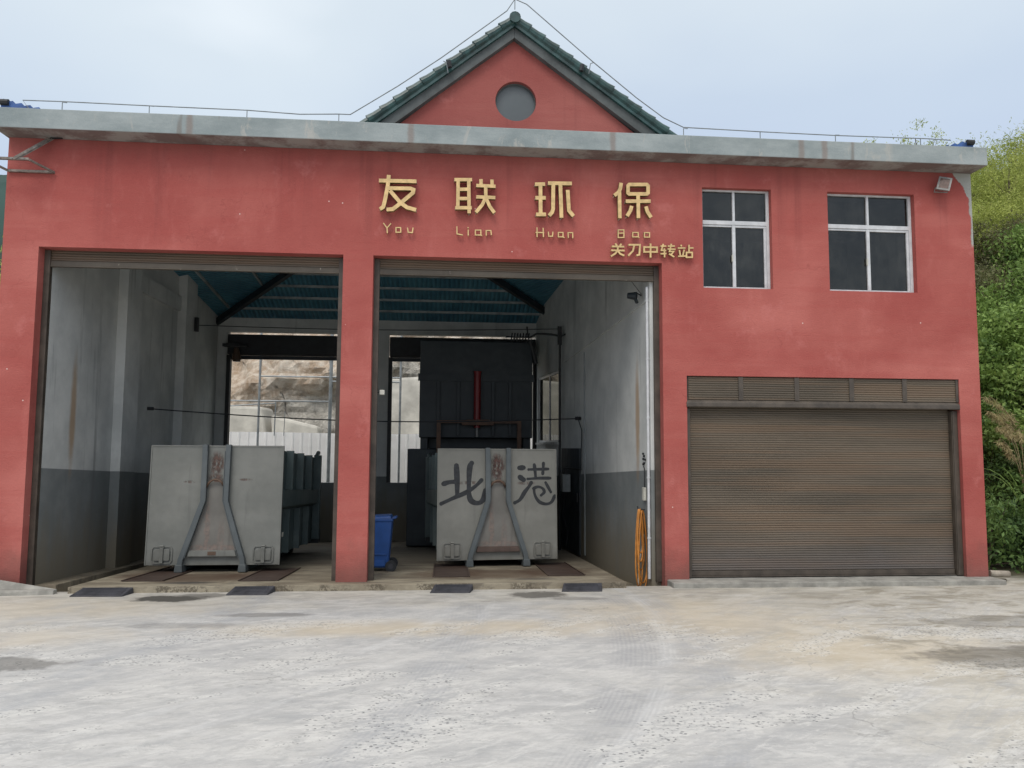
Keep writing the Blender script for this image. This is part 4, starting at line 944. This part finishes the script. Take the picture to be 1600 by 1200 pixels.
# ------------------------------------------------------------------ wheelie bin
t = thing('wheelie_bin', 'blue plastic wheelie bin standing beside the middle pier', 'bin', (-1.18, 14.1, fz(14.1)), (0, 0, 0))
mb = MB(); mb.hexa([(-.20, -.19, .07), (.19, -.19, .07), (.19, .19, .07), (-.20, .19, .07), (-.27, -.235, .90), (.25, -.235, .90), (.25, .235, .90), (-.27, .235, .90)]); mb.build('body', MAT['blue'], t, bevel=.025)
mb = MB(); mb.box(-.285, .265, -.25, .25, .885, .925); b_ = mb.build('rim', MAT['blue'], t, bevel=.01)
mb = MB(); mb.box(-.16, .14, -.215, -.20, .10, .20); mb.box(-.18, .17, -.222, -.205, .30, .32); mb.build('moulding', MAT['blue'], t, bevel=.006)
mb = MB(); mb.hexa([(-.28, -.245, .926), (.24, -.245, .926), (.24, .245, .926), (-.28, .245, .926), (-.24, -.21, .965), (.22, -.21, .985), (.22, .21, .985), (-.24, .21, .965)]); mb.build('lid', MAT['blue'], t, bevel=.012)
mb = MB(); mb.tube([(.25, -.16, .93), (.31, -.16, .94), (.31, .16, .94), (.25, .16, .93)], .015, 8); mb.build('handle', MAT['blue'], t)
for y in (-.22, .19):
    mb = MB(); mb.tube([(.24, y, .10), (.24, y+.045, .10)], .10, 20); w_ = mb.build('wheel', MAT['black'], t)
    mb = MB(); mb.tube([(.24, y-.004, .10), (.24, y+.049, .10)], .045, 12); mb.build('hub', MAT['rubber'], w_)

# ------------------------------------------------------------------ rubber ramps and rusty floor plates
pads = [(-5.0, .80, 'leftmost black rubber ramp at the slab edge by the left pier'), (-2.87, .66, 'black rubber ramp at the slab edge in front of the plain container'), (.12, .66, 'black rubber ramp at the slab edge left of the stained patch, right bay'), (2.13, .68, 'black rubber ramp at the slab edge near the orange hose')]
for x, wd_, lab in pads:
    mb = MB(); h = wd_/2
    mb.hexa([(-h, -.20, .002), (h-.05, -.20, .002), (h, .075, .002), (-h+.06, .075, .002), (-h+.01, -.19, .018), (h-.06, -.19, .018), (h-.01, .075, .088), (-h+.07, .075, .088)])
    for k in range(5): mb.box(-h+.08, h-.08, -.16+k*.045, -.145+k*.045, .020+.013*k, .040+.013*k)
    o = mb.build('rubber_ramp', MAT['rubber'], None, bevel=.006); o.location = (x, 12.02, -.09); o.rotation_euler = (0, 0, random.uniform(-.03, .03)); tag(o, lab, 'rubber ramp', 'rubber ramps at the slab edge')
for x, w_, y_, l_, lab in ((-4.72, .62, 12.72, 2.2, 'rusty steel floor plate under the left side of the plain container'), (-2.92, .60, 12.62, 1.9, 'rusty steel floor plate under the right side of the plain container'),
                       (.12, .60, 12.95, 2.2, 'rusty steel floor plate under the left side of the sprayed container'), (2.05, .62, 13.0, 2.2, 'rusty steel floor plate under the right side of the sprayed container')):
    t = thing('floor_plate', lab, 'steel plate', (x, y_, fz(y_)), (-math.atan(.05), 0, 0), 'rusty steel plates let into the slab')
    mb = MB(); mb.box(-w_/2, w_/2, 0, l_, .002, .008); mb.build('plate', MAT['rustp'], t)
    for sg in (-1, 1):
        mb = MB(); mb.box(sg*w_/2-.012, sg*w_/2+.012, -.01, l_, .0085, .022); mb.build('edge_angle', MAT['rustp'], t)
    mb = MB(); mb.box(-w_/2+.021, w_/2-.021, -.01, .015, .0085, .018); mb.build('edge_angle', MAT['rustp'], t)

# ------------------------------------------------------------------ small fittings
t = thing('floodlight', 'square floodlight tilted on the wall under the right end of the cornice', 'lamp', (8.50, 12.4, 6.66), (0, 0, 0))
mb = MB(); mb.tube([(0, 0, -.02), (0, -.10, -.02)], .02, 8); mb.tube([(-.12, -.13, -.03), (-.12, -.08, -.10), (.12, -.08, -.10), (.12, -.13, -.03)], .01, 6); mb.build('bracket', MAT['lampmetal'], t)
hd = thing('lamp_head', None, None, (0, -.17, 0), (R(-14), R(16), R(-24))); hd.parent = t; hd.scale = (.82, .82, .92)
mb = MB(); mb.hexa([(-.125, -.035, -.135), (.125, -.035, -.135), (.07, .09, -.08), (-.07, .09, -.08), (-.125, -.035, .135), (.125, -.035, .135), (.07, .09, .08), (-.07, .09, .08)]); mb.build('housing', MAT['lampmetal'], hd, bevel=.012)
mb = MB(); mb.stroke([(-.11, -.12), (.11, -.12), (.11, .12), (-.11, .12), (-.11, -.12)], .035, -.055, -.0355); mb.build('bezel', MAT['lampmetal'], hd)
mb = MB(); mb.box(-.092, .092, -.046, -.0356, -.102, .102); mb.build('lens', MAT['lampglass'], hd)

t = thing('wall_bracket', 'rusty angle iron bracket with a bolted brace at the wall\'s upper left corner', 'bracket', (-6.6, 12.4, 6.35))
def ang(mb, a, b, w_=.04):
    a = Vector(a); b = Vector(b); d = (b-a).normalized(); up_ = Vector((0, 0, 1)) if abs(d.z) < .8 else Vector((0, -1, 0)); sx = d.cross(up_).normalized(); sy = sx.cross(d).normalized()
    for u_, v_ in ((sx, sy), (sy, sx)):
        p = []
        for q in (a, b):
            for m_, n_ in ((0, 0), (w_, 0), (w_, .006), (0, .006)): p.append(tuple(q+u_*m_+v_*n_))
        mb.add(p, [(0, 1, 2, 3), (7, 6, 5, 4), (0, 4, 5, 1), (1, 5, 6, 2), (2, 6, 7, 3), (3, 7, 4, 0)])
    return mb
mb = MB(); ang(mb, (-.52, -.33, .10), (.16, -.33, .10), .05); ang(mb, (-.30, -.01, .02), (.38, -.01, .02), .05); ang(mb, (.16, -.33, .10), (.38, -.01, .02)); ang(mb, (-.52, -.33, .10), (-.30, -.01, .02)); mb.build('frame', MAT['bolt'], t)
mb = MB(); ang(mb, (-.04, -.32, .12), (.33, -.05, .56), .045); ang(mb, (0.0, -.32, .12), (.37, -.05, .56), .03); mb.build('brace', MAT['bolt'], t)
mb = MB(); ang(mb, (.30, -.05, .56), (.50, -.05, .575), .03); mb.build('lug', MAT['black'], t)
mb = MB()
for k in range(4): mb.tube([(-.42+k*.17, -.36, .125), (-.42+k*.17, -.335, .125)], .012, 6)
for k in (.3, .55, .6): mb.tube([(-.04+.37*k, -.36+.27*k, .12+.44*k), (-.04+.37*k, -.31+.27*k, .12+.44*k)], .014, 6)
mb.build('bolts', MAT['lampmetal'], t)

# cables across the bays
mb = MB(); n_ = 26
P0 = Vector((-6.1, 16.3, 2.86)); P1 = Vector((2.98, 16.9, 2.76))
mb.tube([P0.lerp(P1, i/n_)+Vector((0, 0, -.16*math.sin(math.pi*i/n_))) for i in range(n_+1)], .014, 6)
mb.tube([P0, P0+Vector((.12, .02, 0))], .035, 8); mb.tube([P1-Vector((.12, .02, 0)), P1], .04, 8)
tag(mb.build('cable', MAT['black']), 'lower black cable strung across both bays at mid height', 'cable')
mb = MB(); P0 = Vector((-6.05, 19.0, 5.02)); P1 = Vector((2.72, 18.4, 5.0))
mb.tube([P0.lerp(P1, i/n_)+Vector((0, 0, -.07*math.sin(math.pi*i/n_))) for i in range(n_+1)], .011, 6); mb.box(-6.08, -6.0, 18.93, 19.03, 4.86, 5.20)
tag(mb.build('cable', MAT['black']), 'upper thin black cable strung across both bays below the roof', 'cable')
t = thing('support_pole', 'black pole with a spring arm beside the partition wall window', 'pole', (2.72, 18.3, fz(18.3)))
mb = MB(); mb.tube([(0, 0, 0), (0, 0, 5.22)], .028, 8); mb.box(-.05, .05, -.03, .03, 4.9, 5.35); mb.build('pole', MAT['black'], t)
mb = MB(); mb.tube([(-.02, 0, 5.12), (-.2, .05, 5.16), (-.55, .1, 5.18), (-.72, .15, 5.08)], .025, 8); mb.tube([(.02, 0, 5.1), (.25, 0, 5.22)], .02, 6); mb.build('arm', MAT['black'], t)
mb = MB()
for k in range(7): mb.tube([(-.75-.07*k, .2, 5.0), (-.72-.07*k, .2, 5.2)], .018, 6)
mb.tube([(-.7, .2, 5.1), (-1.3, .2, 5.1)], .02, 6); mb.tube([(-.75, .2, 5.1), (-.78, .2, 5.36)], .02, 6); mb.tube([(-.7, .2, 5.02), (-.62, .2, 4.75), (-.55, .2, 4.45)], .05, 8); mb.build('spring', MAT['black'], t)
t = thing('shutter_motor', 'dark shutter motor bracket at the left end of the left bay\'s rear opening', 'motor', (-5.95, 21.2, 4.85))
mb = MB(); mb.box(-.08, .35, -.08, .10, -.06, .02); mb.tube([(.0, 0, 0), (.55, 0, -.02)], .045, 8); mb.build('mount', MAT['black'], t)
mb = MB(); mb.tube([(.28, -.05, -.1), (.30, -.05, -.42)], [.06, .13], 10); mb.tube([(.30, -.05, -.42), (.30, -.05, -.47)], .10, 10); mb.build('housing', MAT['hook'], t)

t = thing('security_lamp', 'small grey lamp on a bent arm high inside the right jamb', 'lamp', (3.36, 12.95, 4.75))
mb = MB(); mb.tube([(0, 0, .0), (-.1, 0, .05), (-.2, 0, .0)], .012, 6); mb.tube([(0, 0, .02), (-.22, .1, .36)], .005, 5); mb.build('arm', MAT['black'], t)
mb = MB(); mb.tube([(-.1, -.05, -.02), (-.24, .02, .0)], [.075, .05], 12); mb.tube([(-.1, -.08, -.14), (-.12, -.03, -.06)], .03, 8); mb.build('housing', MAT['hopper'], t)
t = thing('security_lamp', 'small pale lamp fixed to the back of the middle pier', 'lamp', (-1.14, 12.68, 2.98))
mb = MB(); mb.tube([(0, 0, 0), (.06, .0, .02)], .008, 6); mb.build('arm', MAT['black'], t)
mb = MB(); mb.box(.05, .13, -.03, .04, -.03, .05); mb.build('housing', MAT['cream'], t, bevel=.01)

mb = MB(); mb.tube([(3.39, 12.70, -.05), (3.39, 12.70, 4.85)], .024, 10)
for z in (.6, 1.6, 2.6, 3.6, 4.6): mb.tube([(3.39, 12.70, z), (3.39, 12.70, z+.03)], .031, 10)
tag(mb.build('conduit_pipe', MAT['white'], smooth=False), 'white plastic pipe running up the right jamb of the right bay', 'pipe')
mb = MB(); mb.tube([(3.02, 16.6, -.2), (3.02, 16.6, 4.2)], .02, 8); tag(mb.build('conduit_pipe', MAT['greybox']), 'thin grey pipe up the far end of the partition wall', 'pipe')
t = thing('switch_box', 'cream switch box on the partition wall above the orange hose', 'switch box', (3.395, 12.92, 1.33))
mb = MB(); mb.box(-.05, 0, -.06, .06, -.11, .11); mb.build('case', MAT['cream'], t, bevel=.008)
mb = MB(); mb.tube([(-.02, .0, .11), (-.02, -.01, .42), (-.02, .05, .47)], .008, 6); mb.build('wire', MAT['black'], t)
t = thing('socket', 'cluster of small black fittings on the partition wall above the switch box', 'fitting', (3.395, 12.95, 1.85))
mb = MB()
for a, b in ((0, 0), (-.05, .06), (.04, .07), (.05, -.02), (0, .12), (.05, .16)): mb.box(-.03, 0, a-.018, a+.018, b-.018, b+.018)
mb.build('terminal', MAT['black'], t)
t = thing('control_box', 'grey control box on the dark far end of the partition wall', 'control box', (2.78, 17.75, 1.30))
mb = MB(); mb.box(-.10, .08, -.20, 0.15, -.20, .20); mb.build('case', MAT['greybox'], t, bevel=.01)
mb = MB(); mb.tube([(-.05, -.02, .20), (-.05, -.02, .34), (.18, -1.0, .34)], .018, 6); mb.tube([(0, -.02, -.22), (-.08, -.02, -.7), (.05, -.02, -1.1), (0, -.02, -1.5)], .01, 6); mb.tube([(.18, -1.0, .34), (.2, -1.0, 1.2), (.12, -.9, 1.5)], .012, 6); mb.build('wire', MAT['black'], t)

# orange hose hung in loops by the right jamb
t = thing('hose', 'orange hose hung in long loops at the foot of the right jamb', 'hose', (3.27, 12.80, 1.08), (0, 0, R(-38)))
def loop(cy, w_, zt, zb, dx, n_=30):
    pts = []
    for i in range(n_+1):
        a = 2*math.pi*i/n_; s_ = math.sin(a/2)
        pts.append((dx+.015*math.sin(a), cy+w_*math.sin(a)*(.35+.65*s_**2), zt+(zb-zt)*(1-math.cos(a))/2))
    return pts
mb = MB()
for cy, w_, zt, zb, dx in ((.0, .10, 0, -.72, .0), (-.02, .15, .0, -1.28, -.02), (.05, .19, -.02, -1.22, .02), (.12, .17, .0, -1.02, -.05), (.02, .2, -.01, -1.34, .03), (-.04, .11, .0, -.86, .01)):
    mb.tube(loop(cy, w_, zt, zb, dx), .0125, 8, cap=False)
mb.build('coil', MAT['hose'], t, smooth=True)
mb = MB(); mb.tube([(-.03, .28, -.28), (-.04, .2, -.5), (-.05, .05, -.9), (-.05, .0, -1.25)], .012, 8); mb.build('wand', MAT['cream'], t)
mb = MB(); mb.tube([(.08, 0, .0), (-.04, 0, .0), (-.05, 0, .05)], .012, 6); mb.tube([(-.02, .1, -.05), (-.03, .26, -.2), (-.03, .29, -.28)], .006, 6); mb.build('hook', MAT['black'], t)

# blue sheets on the roof corners
for xa_, xb_, dark_end, lab in ((-6.95, -6.34, -1, 'crumpled blue roof sheet with a dark end on the left cornice corner'), (8.35, 9.02, 1, 'blue roof sheet tipped up on the right cornice corner')):
    mb = MB(); n_ = 14; V = []
    for i in range(n_+1):
        t_ = i/n_; x = xa_+(xb_-xa_)*t_
        for j, y in enumerate((12.16, 12.5, 12.9)):
            lift = (.06+.13*(1-t_) if dark_end < 0 else .02+.17*t_)
            V.append((x, y, 7.262+lift*(1-.25*j)+.02*math.sin(i*2.1+j)))
    mb.v = V; mb.f = [(i*3+j, (i+1)*3+j, (i+1)*3+j+1, i*3+j+1) for i in range(n_) for j in range(2)]; mb.mi = [0]*len(mb.f)
    k = len(mb.v); mb.v += [(x, y, 7.262) for x, y, z in V[::3]]; mb.f += [(3*i, 3*(i+1), k+i+1, k+i) for i in range(n_)]; mb.mi += [0]*n_
    o = mb.build('blue_sheet', MAT['tarp'], None, fix=True); md = o.modifiers.new('thick', 'SOLIDIFY'); md.thickness = .012
    tag(o, lab, 'roof sheet')
    mb = MB(); ex = xa_ if dark_end < 0 else xb_
    mb.tube([(ex, 12.15, 7.40), (ex+.12*(-dark_end), 12.15, 7.40)], .05, 8); mb.build('rolled_end', MAT['black'], o)

# logs and sack by the right corner
mb = MB(); mb.tube([(9.18, 12.45, .03), (9.5, 12.42, .02)], .055, 12); tag(mb.build('log', MAT['log']), 'short pale weathered log lying by the right corner of the building', 'log')
mb = MB(); mb.tube([(9.16, 12.3, -.05), (9.34, 12.29, -.06)], .03, 10); tag(mb.build('log', MAT['bark']), 'thin dark stick under the pale log at the right corner', 'stick')
mb = MB(); V = []
for j in range(7):
    for i in range(12):
        a = 2*math.pi*i/12; r = .15*math.sin(math.pi*(j+.6)/7.4)**.5*(1+.12*math.sin(3*a+j)+.08*math.cos(5*a))
        V.append((9.62+r*math.cos(a), 13.6+r*math.sin(a), .42+.06*j+.02*math.sin(4*a)))
mb.v = V; mb.f = [(j*12+i, j*12+(i+1) % 12, (j+1)*12+(i+1) % 12, (j+1)*12+i) for j in range(6) for i in range(12)]+[tuple(range(12)), tuple(range(83, 71, -1))]; mb.mi = [0]*len(mb.f)
tag(mb.build('sack', MAT['bag'], smooth=True), 'crumpled white plastic sack behind the right corner of the building', 'sack')
mb = MB(); mb.box(9.45, 9.85, 13.45, 13.75, -.1, .42); tag(mb.build('concrete_block', MAT['kerb'], bevel=.03), 'grey concrete block under the white sack', 'block')

# ------------------------------------------------------------------ yard behind: fence and pipe frame
mb = MB(); pr = []; x = -14.0
while x < 6.5:
    pr += [(x, 27.0), (x+.035, 26.965), (x+.075, 26.965), (x+.11, 27.0), (x+.26, 27.0)]; x += .30
k0 = 0
for q in pr: mb.v += [(q[0], q[1], -.75), (q[0], q[1], 2.58+.02*math.sin(q[0]*.7))]
mb.f = [(2*i, 2*i+2, 2*i+3, 2*i+1) for i in range(len(pr)-1)]; mb.mi = [0]*len(mb.f)
t = thing('fence', 'white corrugated metal fence behind the building', 'fence', (0, 0, 0))
mb.build('sheet', MAT['fence'], t, fix=False)
mb = MB()
for x in range(-13, 6, 3): mb.box(x-.03, x+.03, 27.02, 27.08, -.75, 2.5)
mb.box(-14, 6, 27.081, 27.12, 2.2, 2.26); mb.build('rail', MAT['pipe'], t)
t = thing('pipe_frame', 'tall galvanised pipe frame between the building and the white fence', 'pipe frame', (0, 25, -.75))
for x, r in ((-5.95, .035), (-3.72, .055), (-8.1, .035), (-1.5, .035)): mb = MB(); mb.tube([(x, 0, 0), (x+.02, 0, 7.2)], r, 8); mb.build('post', MAT['pipe'], t)
for x0_, x1_, z in ((-9, -3.7, 4.30), (-5.9, -1.5, 5.09), (-9, -1.5, 7.1), (-3.7, -1.5, 4.95)): mb = MB(); mb.tube([(x0_, 0.0, z), (x1_, 0.0, z)], .025, 8); mb.build('rail', MAT['pipe'], t)
mb = MB(); mb.tube([(-6.9, .3, 4.15), (-5.5, .3, 4.25)], .02, 6); mb.tube([(-5.5, .3, 3.2), (-5.48, .3, 4.3)], .02, 6); mb.tube([(-5.2, .3, 3.2), (-5.18, .3, 4.0)], .012, 6); mb.build('brace', MAT['pipe'], t)

# ------------------------------------------------------------------ vegetation
rng = np.random.default_rng(5)
def leaf_mesh(name, centers, sizes, mat, aspect=.45, droop=.3):
    n = len(centers)
    d = rng.normal(size=(n, 3)); d[:, 2] -= droop; d /= np.linalg.norm(d, axis=1)[:, None]
    u_ = rng.normal(size=(n, 3)); s_ = np.cross(d, u_); s_ /= np.linalg.norm(s_, axis=1)[:, None]
    L_ = sizes[:, None]
    nn = np.cross(d, s_)
    p0 = centers; p1 = centers+d*L_*.5+s_*L_*aspect*.5+nn*L_*.06; p2 = centers+d*L_; p3 = centers+d*L_*.5-s_*L_*aspect*.5+nn*L_*.06
    V = np.stack([p0, p1, p2, p3], 1).reshape(-1, 3)
    me = bpy.data.meshes.new(name); me.vertices.add(4*n); me.vertices.foreach_set('co', V.ravel())
    me.loops.add(4*n); me.loops.foreach_set('vertex_index', np.arange(4*n)); me.polygons.add(n)
    me.polygons.foreach_set('loop_start', np.arange(0, 4*n, 4)); me.materials.append(mat); me.update(); me.validate()
    return me
def crown_points(rx, ry, rz, zc, clumps, per, cs):
    c = rng.normal(size=(clumps, 3)); c /= np.linalg.norm(c, axis=1)[:, None]; c *= rng.uniform(.35, 1.0, (clumps, 1))**.6
    c[:, 2] = np.abs(c[:, 2])*1.0-.25
    c = c*[rx, ry, rz]+[0, 0, zc]
    p = rng.normal(size=(clumps, per, 3))*np.array([1, 1, .7])*(cs*rng.uniform(.6, 1.3, (clumps, 1, 1)))
    return c, (c[:, None]+p).reshape(-1, 3)
def shrub(name, label, cat, mat, rx, ry, rz, zc, clumps, per, cs, leaf, aspect, group, droop=.3, trunkr=.05):
    t = thing(name, label, cat, (0, 0, 0), (0, 0, 0), group)
    c, p = crown_points(rx, ry, rz, zc, clumps, per, cs)
    me = leaf_mesh('crown', p, rng.uniform(.6, 1.3, len(p))*leaf, mat, aspect, droop)
    o = bpy.data.objects.new('crown', me); COL.objects.link(o); o.parent = t
    mb = MB(); mb.tube([(0, 0, -.4), (.03, .02, zc*.5), (0, .05, zc+rz*.3)], [trunkr*1.3, trunkr, trunkr*.4], 6)
    for k in range(0, len(c), max(1, len(c)//14)):
        q = c[k]; mb.tube([(0, .02, min(zc*.5, q[2]*.5)), (q[0]*.5, q[1]*.5, q[2]*.7), tuple(q)], [trunkr*.5, trunkr*.3, trunkr*.1], 4)
    mb.build('trunk', MAT['bark'], t, fix=False)
    return t
GH = 'shrubs and young trees on the hillside'
protos = {
 'bamboo': shrub('bamboo', '', 'bamboo', MAT['fol_y'], 1.7, 1.7, 1.9, 1.0, 105, 70, .20, .105, .24, GH, .5, .03),
 'tree': shrub('shrub', '', 'shrub', MAT['fol_g'], 1.6, 1.6, 1.6, .9, 70, 60, .19, .14, .5, GH, .2, .05),
 'dark': shrub('shrub', '', 'shrub', MAT['fol_d'], 1.2, 1.2, 1.3, .7, 56, 62, .19, .125, .45, GH, .2, .04),
 'brown': shrub('shrub', '', 'shrub', MAT['fol_b'], 1.2, 1.2, 1.2, .7, 70, 40, .22, .11, .4, GH, .2, .04),
 'sparse': shrub('tree', '', 'tree', MAT['fol_y'], .9, .9, 1.5, 1.7, 34, 24, .13, .10, .35, GH, 0, .035),
}
used = set()
DESC = {'bamboo': ('feathery yellow green bamboo clump', 'bamboo'), 'tree': ('mid green leafy shrub', 'shrub'), 'dark': ('dark green broadleaf shrub', 'shrub'), 'brown': ('sparse brownish shrub', 'shrub'), 'sparse': ('thin twiggy sapling', 'sapling')}
def place(kind, x, y, z, s, where):
    lab = DESC[kind][0]+' '+where
    args = ((x, y, z), (random.uniform(-.1, .1), random.uniform(-.1, .1), random.uniform(0, 6.3)), (s, s, s*random.uniform(.85, 1.2)))
    if kind not in used:
        o = protos[kind]; used.add(kind); o.location, o.rotation_euler, o.scale = args; o['label'] = lab
    else: o = dup(protos[kind], *args, label=lab)
    o['category'] = DESC[kind][1]; o['group'] = f"{DESC[kind][0]}s {where}"
    return o
# foot of the hill, right behind the corner
for y in (13.6, 14.6, 15.6, 16.6):
    for a in (.735, .81, .89):
        x = a*y+random.uniform(-.2, .2); place('dark' if y < 15 or a < .75 else 'tree', x, y, max(-.1, hill_h(x, y))-.15, random.uniform(.62, .85), 'low at the foot of the hill behind the right corner')
for y in (17.6, 18.8, 20.0):
    for a in (.70, .77, .85, .93):
        x = a*y+random.uniform(-.3, .3); place('tree', x, y, hill_h(x, y)-.3, random.uniform(.75, 1.0), 'on the lower hillside beyond the right corner')
for y in (21.3, 22.6, 24.0):
    for a in (.69, .76, .84, .92):
        x = a*y+random.uniform(-.3, .3); k = 'brown' if (y < 23 and a < .8) else 'tree' if y < 22 else 'bamboo'
        place(k, x, y, hill_h(x, y)-.3, random.uniform(.85, 1.1), 'halfway up the hillside')
for y in (25.6, 27.4, 29.2, 31.2, 33.5):
    for a in (.66, .72, .79, .87, .95):
        x = a*y+random.uniform(-.4, .4); place('bamboo', x, y, hill_h(x, y)-.5, random.uniform(.75, 1.35), 'along the top of the hillside')
for a, y, s in ((.585, 30, 1.0), (.61, 31, .85), (.645, 30.5, 1.05), (.665, 29, .9), (.70, 31, 1.2), (.73, 32, 1.1)):
    x = a*y; s *= 1.25; place('sparse', x, y, 15.7+.25*(a-.58)*30*.3-3.3*s, s, 'against the sky on the ridge')

for y, a in ((20.6, .735), (22.0, .80), (23.3, .72), (24.8, .79), (26.5, .735), (28.3, .80), (21.8, .71)):
    x = a*y; place('brown' if y < 23.5 else 'sparse', x, y, hill_h(x, y)+.5, .8, 'standing out of the bamboo')
# reeds
def reed(label, loc, n_, hh, lean):
    t = thing('reed_clump', label, 'reeds', loc, (0, 0, 0))
    for k in range(n_):
        az = lean+random.uniform(-.5, .5); H = hh*random.uniform(.75, 1.1); dx, dy = math.cos(az), math.sin(az)*.5
        pts = [(dx*.75*H*.45*u**2.2+random.uniform(0, .01), dy*.5*u**2, H*(u-.22*u**3)) for u in [i/9 for i in range(10)]]
        mb = MB(); mb.tube(pts, [.011-.0008*i for i in range(10)], 5); mb.build('stem', MAT['stem'], t, smooth=True)
        c = []; base = Vector(pts[-3]); tip = Vector(pts[-1]); d = (tip-base).normalized()
        for q in range(260):
            u = random.random(); p = base+(tip-base)*u*1.25+Vector((0, 0, -.10*u*u))
            c.append(p+Vector([random.gauss(0, .020*(1-.6*u)) for _ in range(3)])+Vector((0, 0, -.02)))
        me = leaf_mesh('plume', np.array([tuple(v) for v in c]), rng.uniform(.06, .14, len(c)), MAT['plume'], .07, 1.2)
        o = bpy.data.objects.new('plume', me); COL.objects.link(o); o.parent = t
    for k in range(16):
        az = random.uniform(0, 6.28); H = hh*random.uniform(.4, .8)
        pts = [(math.cos(az)*H*.5*u**1.5, math.sin(az)*H*.5*u**1.5, H*(u-.35*u**3)) for u in [i/6 for i in range(7)]]
        mb = MB(); mb.tube(pts, [.012, .016, .015, .012, .009, .006, .002], 3); mb.build('blade', MAT['fol_g'], t)
    return t
reed('clump of tan plumed reeds leaning left, upper one beside the right wall', (12.0, 15.0, 1.2), 7, 2.5, 2.2)
reed('clump of tan plumed reeds near the right wall, lower one', (11.45, 14.4, .7), 6, 2.3, 1.8)

# left of the building
lt = dup(protos['bamboo'], (-12.1, 21.0, 1.6), (0, 0, 1), (1.5, 1.5, 2.3), 'yellow green tree seen past the left edge of the building'); lt['category'] = 'tree'; del lt['group']
lt.name = 'tree'
for x, y, s, z in ((-12.0, 21.6, 1.4, 3.2), (-12.2, 21.5, 1.3, .2), (-11.3, 20.0, 1.1, -.1), (-13.2, 23.5, 1.6, 1.0)):
    o = dup(protos['tree'], (x, y, z), (0, 0, s*3), (s, s, s*1.3), 'green shrub below the tree past the left edge of the building'); o['group'] = 'green shrubs past the left edge of the building'
for k, o in protos.items():
    if k not in used: bpy.data.objects.remove(o)
bpy.context.view_layer.update()
